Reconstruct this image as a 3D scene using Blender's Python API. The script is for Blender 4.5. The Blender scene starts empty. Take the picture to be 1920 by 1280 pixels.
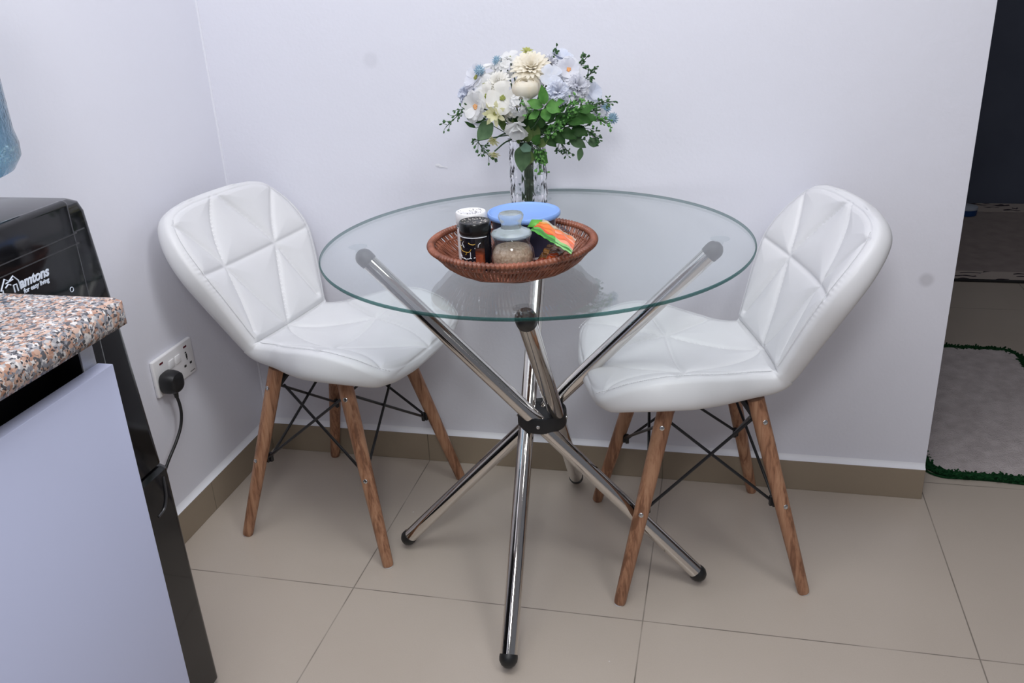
import bpy, bmesh, math, random
import numpy as np
from mathutils import Vector, Matrix, Euler

# ------------------------------------------------------------------ camera, world, light, exposure
sc = bpy.context.scene
COL = sc.collection
R = math.radians
CAM_C = Vector((1.15871332, -1.91672097, 1.18703349))
CAM_E = (R(66.98921009), R(2.62242746), R(12.86716647))
FPX = 1676.973
cd = bpy.data.cameras.new('camera')
cam = bpy.data.objects.new('camera', cd)
COL.objects.link(cam)
cam.location = CAM_C
cam.rotation_euler = CAM_E
cd.sensor_width = 36.0
cd.lens = FPX / 1920 * 36
cd.clip_start = 0.02
sc.camera = cam
CAM_R = Euler(CAM_E, 'XYZ').to_matrix()

w = bpy.data.worlds.new('world')
sc.world = w
w.use_nodes = True
w.node_tree.nodes['Background'].inputs[0].default_value = (0.60, 0.63, 0.72, 1)
w.node_tree.nodes['Background'].inputs[1].default_value = 0.18


def area(name, loc, target, size, energy, color=(1, 1, 1), size_y=None):
    ld = bpy.data.lights.new(name, 'AREA')
    ld.energy = energy
    ld.color = color
    ld.size = size
    if size_y:
        ld.shape = 'RECTANGLE'
        ld.size_y = size_y
    o = bpy.data.objects.new(name, ld)
    COL.objects.link(o)
    o.location = loc
    d = Vector(target) - Vector(loc)
    o.rotation_euler = d.to_track_quat('-Z', 'Y').to_euler()
    return o


area('ceiling_light', (0.80, -1.05, 2.70), (0.80, -0.75, 0), 1.3, 21, (0.97, 0.98, 1.0))
area('camera_flash', (1.10, -2.15, 1.75), (0.9, 0, 0.80), 0.35, 8, (0.97, 0.98, 1.0))
wall_fill = area('left_wall_fill', (2.1, -1.5, 2.45), (0.0, -0.85, 1.25), 0.6, 5.6, (0.97, 0.98, 1.0))  # fill added from the right to brighten the left wall
wall_fill.data.spread = R(112)
area('passage_fill', (2.5, 1.55, 2.70), (2.4, 1.6, 0), 0.7, 2.6, (0.95, 0.95, 1.0))  # dim fill added overhead to lift the dark passage

sc.view_settings.view_transform = 'Standard'
sc.view_settings.look = 'None'
sc.view_settings.exposure = 0.40
sc.view_settings.gamma = 1.0
sc.view_settings.use_curve_mapping = False


# ------------------------------------------------------------------ node helpers
def newmat(name):
    m = bpy.data.materials.new(name)
    m.use_nodes = True
    nt = m.node_tree
    return m, nt, nt.nodes['Principled BSDF']


def nd(nt, typ, **kw):
    n = nt.nodes.new(typ)
    for k, v in kw.items():
        if k.startswith('i_'):
            key = k[2:]
            key = int(key) if key.isdigit() else key.replace('_', ' ')
            n.inputs[key].default_value = v
        else:
            setattr(n, k, v)
    return n


def c4(c):
    return (c[0], c[1], c[2], 1)


def simple(name, col, rough=0.5, metal=0.0, spec=0.5, coat=0.0):
    m, nt, b = newmat(name)
    b.inputs['Base Color'].default_value = c4(col)
    b.inputs['Roughness'].default_value = rough
    b.inputs['Metallic'].default_value = metal
    b.inputs['Specular IOR Level'].default_value = spec
    b.inputs['Coat Weight'].default_value = coat
    return m


def noisy(name, c1, c2, scale=8, rough=0.5, bump=0.0, bscale=None, detail=4, metal=0.0, stretch=(1, 1, 1), spec=0.5, bdist=0.002):
    m, nt, b = newmat(name)
    tc = nd(nt, 'ShaderNodeTexCoord')
    mp = nd(nt, 'ShaderNodeMapping')
    mp.inputs['Scale'].default_value = stretch
    nt.links.new(tc.outputs['Object'], mp.inputs[0])
    nz = nd(nt, 'ShaderNodeTexNoise', i_Scale=scale, i_Detail=detail)
    nt.links.new(mp.outputs[0], nz.inputs['Vector'])
    rp = nd(nt, 'ShaderNodeValToRGB')
    rp.color_ramp.elements[0].position = 0.3
    rp.color_ramp.elements[1].position = 0.7
    rp.color_ramp.elements[0].color = c4(c1)
    rp.color_ramp.elements[1].color = c4(c2)
    nt.links.new(nz.outputs['Fac'], rp.inputs[0])
    nt.links.new(rp.outputs[0], b.inputs['Base Color'])
    b.inputs['Roughness'].default_value = rough
    b.inputs['Metallic'].default_value = metal
    b.inputs['Specular IOR Level'].default_value = spec
    if bump:
        n2 = nd(nt, 'ShaderNodeTexNoise', i_Scale=bscale or scale * 4, i_Detail=3)
        nt.links.new(mp.outputs[0], n2.inputs['Vector'])
        bp = nd(nt, 'ShaderNodeBump', i_Strength=bump, i_Distance=bdist)
        nt.links.new(n2.outputs['Fac'], bp.inputs['Height'])
        nt.links.new(bp.outputs[0], b.inputs['Normal'])
    return m


def math2(nt, op, a, b=None, c=None):
    n = nt.nodes.new('ShaderNodeMath')
    n.operation = op
    for i, v in enumerate((a, b, c)):
        if v is None:
            continue
        if isinstance(v, (int, float)):
            n.inputs[i].default_value = v
        else:
            nt.links.new(v, n.inputs[i])
    return n.outputs[0]


def wall_mat(name, base, spots=()):
    m, nt, b = newmat(name)
    geo = nd(nt, 'ShaderNodeNewGeometry')
    nz = nd(nt, 'ShaderNodeTexNoise', i_Scale=3.0, i_Detail=3)
    nt.links.new(geo.outputs['Position'], nz.inputs['Vector'])
    mx = nd(nt, 'ShaderNodeMix', data_type='RGBA')
    mx.inputs[6].default_value = c4(tuple(x * 0.985 for x in base))
    mx.inputs[7].default_value = c4(base)
    nt.links.new(nz.outputs['Fac'], mx.inputs[0])
    col = mx.outputs[2]
    for (p, r, c, f) in spots:
        ds = nd(nt, 'ShaderNodeVectorMath', operation='DISTANCE')
        nt.links.new(geo.outputs['Position'], ds.inputs[0])
        ds.inputs[1].default_value = p
        mr = nd(nt, 'ShaderNodeMapRange', interpolation_type='SMOOTHSTEP')
        mr.inputs[1].default_value = r * 0.5
        mr.inputs[2].default_value = r * 1.25
        mr.inputs[3].default_value = f
        mr.inputs[4].default_value = 0
        nt.links.new(ds.outputs['Value'], mr.inputs[0])
        m2 = nd(nt, 'ShaderNodeMix', data_type='RGBA')
        m2.inputs[7].default_value = c4(c)
        nt.links.new(mr.outputs[0], m2.inputs[0])
        nt.links.new(col, m2.inputs[6])
        col = m2.outputs[2]
    nt.links.new(col, b.inputs['Base Color'])
    b.inputs['Roughness'].default_value = 0.55
    b.inputs['Specular IOR Level'].default_value = 0.3
    n2 = nd(nt, 'ShaderNodeTexNoise', i_Scale=140, i_Detail=3)
    n3 = nd(nt, 'ShaderNodeTexNoise', i_Scale=14, i_Detail=2)
    nt.links.new(geo.outputs['Position'], n2.inputs['Vector'])
    nt.links.new(geo.outputs['Position'], n3.inputs['Vector'])
    h = math2(nt, 'MULTIPLY_ADD', n3.outputs['Fac'], 2.5, n2.outputs['Fac'])
    bp = nd(nt, 'ShaderNodeBump', i_Strength=0.22, i_Distance=0.0015)
    nt.links.new(h, bp.inputs['Height'])
    nt.links.new(bp.outputs[0], b.inputs['Normal'])
    return m


def tile_mat(name, c1, c2, groutc, x0, y0, size, rough=0.32, gw=0.0016):
    m, nt, b = newmat(name)
    geo = nd(nt, 'ShaderNodeNewGeometry')
    sp = nd(nt, 'ShaderNodeSeparateXYZ')
    nt.links.new(geo.outputs['Position'], sp.inputs[0])

    def line(o, off):
        t = math2(nt, 'SUBTRACT', o, off)
        t = math2(nt, 'ADD', t, size / 2)
        t = math2(nt, 'DIVIDE', t, size)
        t = math2(nt, 'FRACT', t)
        t = math2(nt, 'SUBTRACT', t, 0.5)
        t = math2(nt, 'ABSOLUTE', t)
        t = math2(nt, 'MULTIPLY', t, size)
        return t
    dmin = math2(nt, 'MINIMUM', line(sp.outputs[0], x0), line(sp.outputs[1], y0))
    g = nd(nt, 'ShaderNodeMapRange')
    g.inputs[1].default_value = gw * 0.5
    g.inputs[2].default_value = gw
    g.inputs[3].default_value = 1
    g.inputs[4].default_value = 0
    nt.links.new(dmin, g.inputs[0])
    nz = nd(nt, 'ShaderNodeTexNoise', i_Scale=2.2, i_Detail=5)
    nt.links.new(geo.outputs['Position'], nz.inputs['Vector'])
    n4 = nd(nt, 'ShaderNodeTexNoise', i_Scale=420, i_Detail=2)
    nt.links.new(geo.outputs['Position'], n4.inputs['Vector'])
    f = math2(nt, 'MULTIPLY_ADD', n4.outputs['Fac'], 0.5, nz.outputs['Fac'])
    f = math2(nt, 'SUBTRACT', f, 0.25)
    mx = nd(nt, 'ShaderNodeMix', data_type='RGBA')
    mx.inputs[6].default_value = c4(c1)
    mx.inputs[7].default_value = c4(c2)
    nt.links.new(f, mx.inputs[0])
    # grout lines fade in and out, as worn joints do
    n5 = nd(nt, 'ShaderNodeTexNoise', i_Scale=7, i_Detail=2)
    nt.links.new(geo.outputs['Position'], n5.inputs['Vector'])
    mr = nd(nt, 'ShaderNodeMapRange')
    mr.inputs[1].default_value = 0.35
    mr.inputs[2].default_value = 0.6
    mr.inputs[3].default_value = 0.35
    mr.inputs[4].default_value = 0.95
    nt.links.new(n5.outputs['Fac'], mr.inputs[0])
    gf = math2(nt, 'MULTIPLY', g.outputs[0], mr.outputs[0])
    m2 = nd(nt, 'ShaderNodeMix', data_type='RGBA')
    m2.inputs[7].default_value = c4(groutc)
    nt.links.new(gf, m2.inputs[0])
    nt.links.new(mx.outputs[2], m2.inputs[6])
    # tiny white paint specks
    vo = nd(nt, 'ShaderNodeTexVoronoi', i_Scale=9)
    nt.links.new(geo.outputs['Position'], vo.inputs['Vector'])
    sk = math2(nt, 'LESS_THAN', vo.outputs['Distance'], 0.018)
    m3 = nd(nt, 'ShaderNodeMix', data_type='RGBA')
    m3.inputs[7].default_value = (0.7, 0.68, 0.66, 1)
    nt.links.new(math2(nt, 'MULTIPLY', sk, 0.7), m3.inputs[0])
    nt.links.new(m2.outputs[2], m3.inputs[6])
    nt.links.new(m3.outputs[2], b.inputs['Base Color'])
    b.inputs['Roughness'].default_value = rough
    b.inputs['Specular IOR Level'].default_value = 0.35
    return m


def thin_glass(name, tint, gloss_tint=(1, 1, 1), ior=1.5, rough=0.0):
    m = bpy.data.materials.new(name)
    m.use_nodes = True
    nt = m.node_tree
    nt.nodes.clear()
    out = nd(nt, 'ShaderNodeOutputMaterial')
    tr = nd(nt, 'ShaderNodeBsdfTransparent')
    tr.inputs[0].default_value = c4(tint)
    gl = nd(nt, 'ShaderNodeBsdfGlossy')
    gl.inputs[0].default_value = c4(gloss_tint)
    gl.inputs['Roughness'].default_value = rough
    geo = nd(nt, 'ShaderNodeNewGeometry')
    dt = nd(nt, 'ShaderNodeVectorMath', operation='DOT_PRODUCT')
    nt.links.new(geo.outputs['Normal'], dt.inputs[0])
    nt.links.new(geo.outputs['Incoming'], dt.inputs[1])
    c = math2(nt, 'ABSOLUTE', dt.outputs['Value'])
    f0 = ((ior - 1) / (ior + 1)) ** 2
    fr = math2(nt, 'MULTIPLY_ADD', math2(nt, 'POWER', math2(nt, 'SUBTRACT', 1.0, c), 5.0), 1 - f0, f0)
    mx = nd(nt, 'ShaderNodeMixShader')
    nt.links.new(fr, mx.inputs[0])
    nt.links.new(tr.outputs[0], mx.inputs[1])
    nt.links.new(gl.outputs[0], mx.inputs[2])
    nt.links.new(mx.outputs[0], out.inputs[0])
    return m


def glass(name, col, ior=1.45, rough=0.0, bump=0.0, bscale=60):
    m, nt, b = newmat(name)
    b.inputs['Base Color'].default_value = c4(col)
    b.inputs['Roughness'].default_value = rough
    b.inputs['IOR'].default_value = ior
    b.inputs['Transmission Weight'].default_value = 1.0
    if bump:
        tc = nd(nt, 'ShaderNodeTexCoord')
        n2 = nd(nt, 'ShaderNodeTexNoise', i_Scale=bscale, i_Detail=2)
        nt.links.new(tc.outputs['Object'], n2.inputs['Vector'])
        bp = nd(nt, 'ShaderNodeBump', i_Strength=bump, i_Distance=0.004)
        nt.links.new(n2.outputs['Fac'], bp.inputs['Height'])
        nt.links.new(bp.outputs[0], b.inputs['Normal'])
    return m


def wood_mat(name, c1, c2, c3):
    m, nt, b = newmat(name)
    tc = nd(nt, 'ShaderNodeTexCoord')
    mp = nd(nt, 'ShaderNodeMapping')
    mp.inputs['Scale'].default_value = (1, 1, 0.07)
    nt.links.new(tc.outputs['Object'], mp.inputs[0])
    nz = nd(nt, 'ShaderNodeTexNoise', i_Scale=70, i_Detail=6, i_Distortion=0.6)
    nt.links.new(mp.outputs[0], nz.inputs['Vector'])
    n2 = nd(nt, 'ShaderNodeTexNoise', i_Scale=320, i_Detail=2)
    nt.links.new(mp.outputs[0], n2.inputs['Vector'])
    f = math2(nt, 'MULTIPLY_ADD', n2.outputs['Fac'], 0.4, nz.outputs['Fac'])
    f = math2(nt, 'SUBTRACT', f, 0.2)
    rp = nd(nt, 'ShaderNodeValToRGB')
    e = rp.color_ramp.elements
    e[0].position = 0.36
    e[0].color = c4(c1)
    e[1].position = 0.66
    e[1].color = c4(c3)
    k = e.new(0.5)
    k.color = c4(c2)
    nt.links.new(f, rp.inputs[0])
    nt.links.new(rp.outputs[0], b.inputs['Base Color'])
    b.inputs['Roughness'].default_value = 0.42
    return m


def granite_mat(name):
    m, nt, b = newmat(name)
    tc = nd(nt, 'ShaderNodeTexCoord')
    nzd = nd(nt, 'ShaderNodeTexNoise', i_Scale=160, i_Detail=2)
    nt.links.new(tc.outputs['Object'], nzd.inputs['Vector'])
    va = nd(nt, 'ShaderNodeMix', data_type='VECTOR')
    va.inputs[0].default_value = 0.006
    nt.links.new(tc.outputs['Object'], va.inputs[4])
    nt.links.new(nzd.outputs['Color'], va.inputs[5])
    vo = nd(nt, 'ShaderNodeTexVoronoi', i_Scale=290)
    nt.links.new(va.outputs[1], vo.inputs['Vector'])
    sp = nd(nt, 'ShaderNodeSeparateColor')
    nt.links.new(vo.outputs['Color'], sp.inputs[0])
    rp = nd(nt, 'ShaderNodeValToRGB')
    rp.color_ramp.interpolation = 'CONSTANT'
    cols = [(0, (0.07, 0.07, 0.08)), (0.12, (0.20, 0.20, 0.225)), (0.27, (0.35, 0.19, 0.13)), (0.38, (0.43, 0.27, 0.20)),
            (0.53, (0.52, 0.36, 0.29)), (0.66, (0.42, 0.40, 0.40)), (0.78, (0.60, 0.57, 0.555)), (0.90, (0.28, 0.275, 0.29))]
    e = rp.color_ramp.elements
    e[0].position, e[0].color = 0, c4(cols[0][1])
    e[1].position, e[1].color = cols[1][0], c4(cols[1][1])
    for p, c in cols[2:]:
        k = e.new(p)
        k.color = c4(c)
    nt.links.new(sp.outputs[0], rp.inputs[0])
    v2 = nd(nt, 'ShaderNodeTexVoronoi', i_Scale=560)
    nt.links.new(va.outputs[1], v2.inputs['Vector'])
    s2 = nd(nt, 'ShaderNodeSeparateColor')
    nt.links.new(v2.outputs['Color'], s2.inputs[0])
    dk = math2(nt, 'LESS_THAN', s2.outputs[1], 0.13)
    mx = nd(nt, 'ShaderNodeMix', data_type='RGBA')
    mx.inputs[7].default_value = (0.03, 0.03, 0.035, 1)
    nt.links.new(dk, mx.inputs[0])
    nt.links.new(rp.outputs[0], mx.inputs[6])
    nt.links.new(mx.outputs[2], b.inputs['Base Color'])
    b.inputs['Roughness'].default_value = 0.22
    return m


def scroll_mat(name, base, ink):
    m, nt, b = newmat(name)
    tc = nd(nt, 'ShaderNodeTexCoord')
    wv = nd(nt, 'ShaderNodeTexWave', wave_type='RINGS', i_Scale=6.0, i_Distortion=9.0, i_Detail=1.5)
    wv.inputs['Detail Scale'].default_value = 2.0
    nt.links.new(tc.outputs['Object'], wv.inputs['Vector'])
    nz = nd(nt, 'ShaderNodeTexNoise', i_Scale=7, i_Detail=1)
    nt.links.new(tc.outputs['Object'], nz.inputs['Vector'])
    a = math2(nt, 'GREATER_THAN', wv.outputs['Fac'], 0.72)
    c = math2(nt, 'GREATER_THAN', nz.outputs['Fac'], 0.5)
    f = math2(nt, 'MULTIPLY', a, c)
    mx = nd(nt, 'ShaderNodeMix', data_type='RGBA')
    mx.inputs[6].default_value = c4(base)
    mx.inputs[7].default_value = c4(ink)
    nt.links.new(f, mx.inputs[0])
    nt.links.new(mx.outputs[2], b.inputs['Base Color'])
    b.inputs['Roughness'].default_value = 0.7
    return m


M = {}
M['wall_back'] = wall_mat('wall_paint_back', (0.785, 0.787, 0.86), [((1.584, 0.012, 0.53), 0.016, (0.42, 0.41, 0.44), 0.42), ((0.39, 0.012, 1.002), 0.018, (0.55, 0.55, 0.6), 0.25)])
M['wall'] = wall_mat('wall_paint', (0.785, 0.787, 0.86))
M['ceiling'] = simple('ceiling_paint', (0.82, 0.82, 0.82), 0.8)
M['floor'] = tile_mat('floor_tile', (0.45, 0.385, 0.325), (0.545, 0.475, 0.41), (0.17, 0.145, 0.12), 0.44483, -0.52238, 0.6)
M['skirt'] = tile_mat('skirting_tile', (0.285, 0.228, 0.165), (0.345, 0.28, 0.21), (0.13, 0.11, 0.08), 0.44483, 0.3, 0.6, 0.4)
M['ledge'] = simple('white_filler', (0.84, 0.84, 0.88), 0.6)
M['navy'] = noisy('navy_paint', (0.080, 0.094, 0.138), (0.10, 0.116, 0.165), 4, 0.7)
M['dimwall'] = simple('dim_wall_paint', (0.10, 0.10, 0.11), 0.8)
M['leather'] = noisy('white_leatherette', (0.69, 0.69, 0.705), (0.73, 0.73, 0.742), 6, 0.40, 0.10, 420, bdist=0.0006)
M['thread'] = simple('white_thread', (0.78, 0.78, 0.80), 0.6)
M['wood'] = wood_mat('leg_wood', (0.20, 0.088, 0.046), (0.36, 0.175, 0.098), (0.46, 0.25, 0.145))
M['black_metal'] = simple('black_metal', (0.012, 0.012, 0.014), 0.35)
M['steel'] = simple('steel', (0.62, 0.62, 0.62), 0.25, 1.0)
M['chrome'] = simple('chrome', (0.68, 0.65, 0.62), 0.06, 1.0)
M['rubber'] = simple('black_rubber', (0.012, 0.012, 0.013), 0.45)
M['table_glass'] = thin_glass('table_glass', (0.945, 0.968, 0.962))
M['glass_edge'] = simple('green_glass_edge', (0.006, 0.050, 0.044), 0.08)
nt = M['glass_edge'].node_tree
tr = nd(nt, 'ShaderNodeBsdfTransparent')
tr.inputs[0].default_value = (0.30, 0.52, 0.50, 1)
ms = nd(nt, 'ShaderNodeMixShader')
ms.inputs[0].default_value = 0.42
nt.links.new(nt.nodes['Principled BSDF'].outputs[0], ms.inputs[1])
nt.links.new(tr.outputs[0], ms.inputs[2])
nt.links.new(ms.outputs[0], nt.nodes['Material Output'].inputs[0])
M['pad'] = thin_glass('clear_pad', (0.90, 0.92, 0.93))
M['hubplastic'] = simple('black_hub_plastic', (0.014, 0.014, 0.016), 0.5)
M['crystal'] = glass('crystal', (0.97, 0.975, 0.99), 1.48)
M['jar_glass'] = thin_glass('jar_glass', (0.96, 0.975, 0.98), ior=1.65)
M['lid_glass'] = glass('lid_glass', (0.72, 0.80, 0.83), 1.25, 0.10)
M['lid_glass'].node_tree.nodes['Principled BSDF'].inputs['Transmission Weight'].default_value = 0.72
M['wicker'] = noisy('brown_wicker', (0.13, 0.040, 0.022), (0.33, 0.115, 0.065), 40, 0.36, 0.2, 200)
M['sugar'] = noisy('brown_sugar', (0.36, 0.23, 0.15), (0.66, 0.50, 0.37), 260, 0.7, 0.6, 320)
M['bluelid'] = simple('blue_plastic', (0.235, 0.395, 0.80), 0.42)
M['tub'] = noisy('tub_plastic', (0.60, 0.60, 0.66), (0.72, 0.72, 0.77), 6, 0.4)
M['tublabel'] = simple('dark_blue_label', (0.03, 0.035, 0.075), 0.4)
M['cap_black'] = noisy('shaker_cap_black', (0.006, 0.006, 0.007), (0.012, 0.012, 0.012), 90, 0.25)
M['label_black'] = simple('black_label', (0.006, 0.007, 0.013), 0.18)
M['gold'] = simple('gold_print', (0.50, 0.30, 0.03), 0.35)
M['whiteprint'] = simple('white_print', (0.75, 0.77, 0.82), 0.4)
M['spice'] = noisy('orange_spice', (0.30, 0.035, 0.01), (0.55, 0.10, 0.02), 160, 0.6)
M['white_plastic'] = simple('white_plastic', (0.82, 0.81, 0.82), 0.35)
M['speck'] = simple('spilled_pepper', (0.03, 0.03, 0.05), 0.5)
M['specklight'] = simple('spilled_salt', (0.75, 0.70, 0.66), 0.5)
M['salt'] = noisy('salt', (0.78, 0.77, 0.77), (0.86, 0.85, 0.85), 200, 0.7)
M['granite'] = granite_mat('granite')
M['blackgloss'] = simple('black_gloss_plastic', (0.0065, 0.0065, 0.008), 0.07, spec=0.5)
M['blacksatin'] = simple('black_satin_plastic', (0.02, 0.02, 0.022), 0.3)
M['greytop'] = simple('grey_top_plastic', (0.10, 0.10, 0.115), 0.25)
M['seam'] = simple('panel_seam', (0.05, 0.05, 0.055), 0.3)
M['cabinet'] = simple('grey_blue_laminate', (0.53, 0.565, 0.76), 0.38)
M['cabinet_in'] = simple('shaded_interior_black', (0.012, 0.012, 0.014), 0.6)  # near-black colour stands for the shade inside the open cabinet
M['alu'] = simple('aluminium_edge', (0.60, 0.62, 0.68), 0.35, 0.3)
M['lettering'] = simple('white_lettering', (0.72, 0.78, 0.90), 0.5)
M['bottle'] = glass('blue_bottle', (0.30, 0.50, 0.63), 1.25, 0.08, 0.5, 120)
M['socket_hole'] = simple('socket_hole', (0.01, 0.01, 0.01), 0.6)
M['neon'] = simple('red_indicator', (0.10, 0.004, 0.012), 0.25)
M['black_cable'] = simple('black_cable', (0.010, 0.010, 0.011), 0.45)
M['rugpile'] = noisy('grey_pile', (0.52, 0.46, 0.46), (0.68, 0.61, 0.61), 30, 0.95, 0.9, 260, spec=0.1, bdist=0.006)
M['ruggreen'] = noisy('green_pile', (0.004, 0.030, 0.010), (0.016, 0.075, 0.026), 120, 0.95, 0.9, 320, spec=0.1, bdist=0.006)
M['matbrown'] = noisy('brown_mat', (0.27, 0.225, 0.215), (0.34, 0.285, 0.27), 18, 0.9, 0.3, 120)
M['matscroll'] = scroll_mat('scroll_border', (0.50, 0.43, 0.39), (0.05, 0.036, 0.045))
M['matedge'] = simple('black_mat_edge', (0.006, 0.006, 0.007), 0.6)
M['capblue'] = simple('blue_tub', (0.01, 0.06, 0.22), 0.4)
M['caplid'] = simple('pale_lid', (0.45, 0.50, 0.58), 0.4)
M['stem'] = noisy('green_stem', (0.025, 0.065, 0.03), (0.06, 0.12, 0.05), 30, 0.6)
for nm, a, b_ in (('leaf_bright', (0.06, 0.20, 0.035), (0.12, 0.31, 0.065)), ('leaf_mid', (0.035, 0.12, 0.022), (0.07, 0.20, 0.04)),
                  ('leaf_dark', (0.022, 0.075, 0.016), (0.045, 0.12, 0.028)), ('leaf_sage', (0.075, 0.14, 0.065), (0.12, 0.21, 0.10)),
                  ('leaf_grey', (0.13, 0.24, 0.17), (0.19, 0.31, 0.23)), ('leaf_olive', (0.10, 0.17, 0.045), (0.17, 0.25, 0.08)),
                  ('berry', (0.022, 0.070, 0.022), (0.06, 0.14, 0.045)), ('berry_light', (0.07, 0.22, 0.04), (0.15, 0.35, 0.09)),
                  ('cream', (0.90, 0.84, 0.71), (0.93, 0.90, 0.81)), ('cream_deep', (0.72, 0.52, 0.26), (0.84, 0.70, 0.45)), ('white_petal', (0.86, 0.86, 0.85), (0.91, 0.91, 0.905)),
                  ('ivory_petal', (0.87, 0.85, 0.79), (0.91, 0.90, 0.86)), ('blue_petal', (0.74, 0.78, 0.885), (0.84, 0.86, 0.92)),
                  ('lilac_petal', (0.80, 0.81, 0.875), (0.87, 0.875, 0.91)), ('thistle', (0.22, 0.38, 0.50), (0.42, 0.56, 0.66)),
                  ('yellow_green', (0.42, 0.45, 0.10), (0.62, 0.62, 0.25)), ('lemon', (0.74, 0.72, 0.38), (0.85, 0.83, 0.58)),
                  ('orange_eye', (0.70, 0.30, 0.09), (0.85, 0.50, 0.25)), ('green_eye', (0.20, 0.25, 0.05), (0.33, 0.36, 0.10))):
    M[nm] = noisy(nm, a, b_, 60, 0.55, spec=0.3)
    if not nm.startswith(('berry', 'thistle', 'orange', 'green_eye')):
        nt = M[nm].node_tree
        bs = nt.nodes['Principled BSDF']
        tl = nd(nt, 'ShaderNodeBsdfTranslucent')
        nt.links.new(bs.inputs['Base Color'].links[0].from_socket, tl.inputs[0])
        ms = nd(nt, 'ShaderNodeMixShader')
        ms.inputs[0].default_value = 0.25 if nm.startswith('leaf') else 0.42
        nt.links.new(bs.outputs[0], ms.inputs[1])
        nt.links.new(tl.outputs[0], ms.inputs[2])
        nt.links.new(ms.outputs[0], nt.nodes['Material Output'].inputs[0])


# ------------------------------------------------------------------ mesh helpers
class MB:
    def __init__(s):
        s.v, s.f, s.m = [], [], []

    def add(s, verts, faces, mi=0):
        o = len(s.v)
        s.v += [tuple(p) for p in verts]
        for f in faces:
            s.f.append(tuple(i + o for i in f))
            s.m.append(mi)

    def box(s, lo, hi, bevel=0.0, seg=2, mi=0, M4=None):
        bm = bmesh.new()
        bmesh.ops.create_cube(bm, size=1)
        for v in bm.verts:
            v.co = Vector([(lo[i] + hi[i]) / 2 + v.co[i] * (hi[i] - lo[i]) for i in range(3)])
        if bevel:
            bmesh.ops.bevel(bm, geom=bm.edges[:], offset=bevel, segments=seg, profile=0.5, affect='EDGES')
        if M4 is not None:
            bmesh.ops.transform(bm, matrix=M4, verts=bm.verts)
        bm.verts.index_update()
        s.add([v.co for v in bm.verts], [[v.index for v in f.verts] for f in bm.faces], mi)
        bm.free()

    def tube(s, pts, rad, n=8, mi=0, cap=True, closed=False):
        pts = [Vector(p) for p in pts]
        k = len(pts)
        rad = rad if hasattr(rad, '__len__') else [rad] * k
        tans = []
        for i in range(k):
            if closed:
                t = pts[(i + 1) % k] - pts[i - 1]
            else:
                t = pts[min(i + 1, k - 1)] - pts[max(i - 1, 0)]
            tans.append(t.normalized() if t.length > 1e-12 else Vector((0, 0, 1)))
        up = Vector((0, 0, 1)) if abs(tans[0].z) < 0.9 else Vector((1, 0, 0))
        nrm = (up - tans[0] * up.dot(tans[0])).normalized()
        vs = []
        for i in range(k):
            t = tans[i]
            nrm = nrm - t * nrm.dot(t)
            if nrm.length < 1e-9:
                nrm = t.orthogonal()
            nrm.normalize()
            bn = t.cross(nrm)
            for j in range(n):
                a = 2 * math.pi * j / n
                vs.append(pts[i] + (nrm * math.cos(a) + bn * math.sin(a)) * rad[i])
        fs = []
        for i in range(k if closed else k - 1):
            i2 = (i + 1) % k
            for j in range(n):
                fs.append((i * n + j, i * n + (j + 1) % n, i2 * n + (j + 1) % n, i2 * n + j))
        if cap and not closed:
            fs.append(tuple(range(n - 1, -1, -1)))
            fs.append(tuple((k - 1) * n + j for j in range(n)))
        s.add(vs, fs, mi)

    def lathe(s, prof, n=32, mi=0, M4=None, cap=True, lobes=None):
        vs, fs = [], []
        for (r, z) in prof:
            for j in range(n):
                a = 2 * math.pi * j / n
                vs.append(Vector((r * math.cos(a), r * math.sin(a), z)))
        if M4 is not None:
            vs = [M4 @ v for v in vs]
        for i in range(len(prof) - 1):
            for j in range(n):
                fs.append((i * n + j, i * n + (j + 1) % n, (i + 1) * n + (j + 1) % n, (i + 1) * n + j))
        if cap:
            fs.append(tuple(range(n - 1, -1, -1)))
            fs.append(tuple((len(prof) - 1) * n + j for j in range(n)))
        s.add(vs, fs, mi)

    def grid(s, P, mi=0, flip=False):
        a, b = len(P), len(P[0])
        vs = [p for row in P for p in row]
        fs = []
        for i in range(a - 1):
            for j in range(b - 1):
                q = (i * b + j, i * b + j + 1, (i + 1) * b + j + 1, (i + 1) * b + j)
                fs.append(q[::-1] if flip else q)
        s.add(vs, fs, mi)

    def ball(s, c, r, n=8, mi=0, sc=(1, 1, 1), M3=None):
        k = max(3, n // 2)
        vs, fs = [], []
        c = Vector(c)
        for i in range(k + 1):
            th = math.pi * i / k
            for j in range(n):
                a = 2 * math.pi * j / n
                p = Vector((math.sin(th) * math.cos(a) * r * sc[0], math.sin(th) * math.sin(a) * r * sc[1], math.cos(th) * r * sc[2]))
                if M3 is not None:
                    p = M3 @ p
                vs.append(c + p)
        for i in range(k):
            for j in range(n):
                fs.append((i * n + j, (i + 1) * n + j, (i + 1) * n + (j + 1) % n, i * n + (j + 1) % n))
        s.add(vs, fs, mi)

    def build(s, name, mats, parent=None, smooth=True, angle=40, weld=True):
        me = bpy.data.meshes.new(name)
        me.from_pydata([tuple(p) for p in s.v], [], s.f)
        if not isinstance(mats, (list, tuple)):
            mats = [mats]
        for m in mats:
            me.materials.append(m)
        me.polygons.foreach_set('material_index', s.m)
        if weld:
            bm = bmesh.new()
            bm.from_mesh(me)
            bmesh.ops.remove_doubles(bm, verts=bm.verts, dist=1e-6)
            bmesh.ops.recalc_face_normals(bm, faces=bm.faces)
            bm.to_mesh(me)
            bm.free()
        if smooth:
            me.shade_smooth()
            me.set_sharp_from_angle(angle=R(angle))
        me.update()
        o = bpy.data.objects.new(name, me)
        COL.objects.link(o)
        if parent is not None:
            o.parent = parent
        return o


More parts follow.
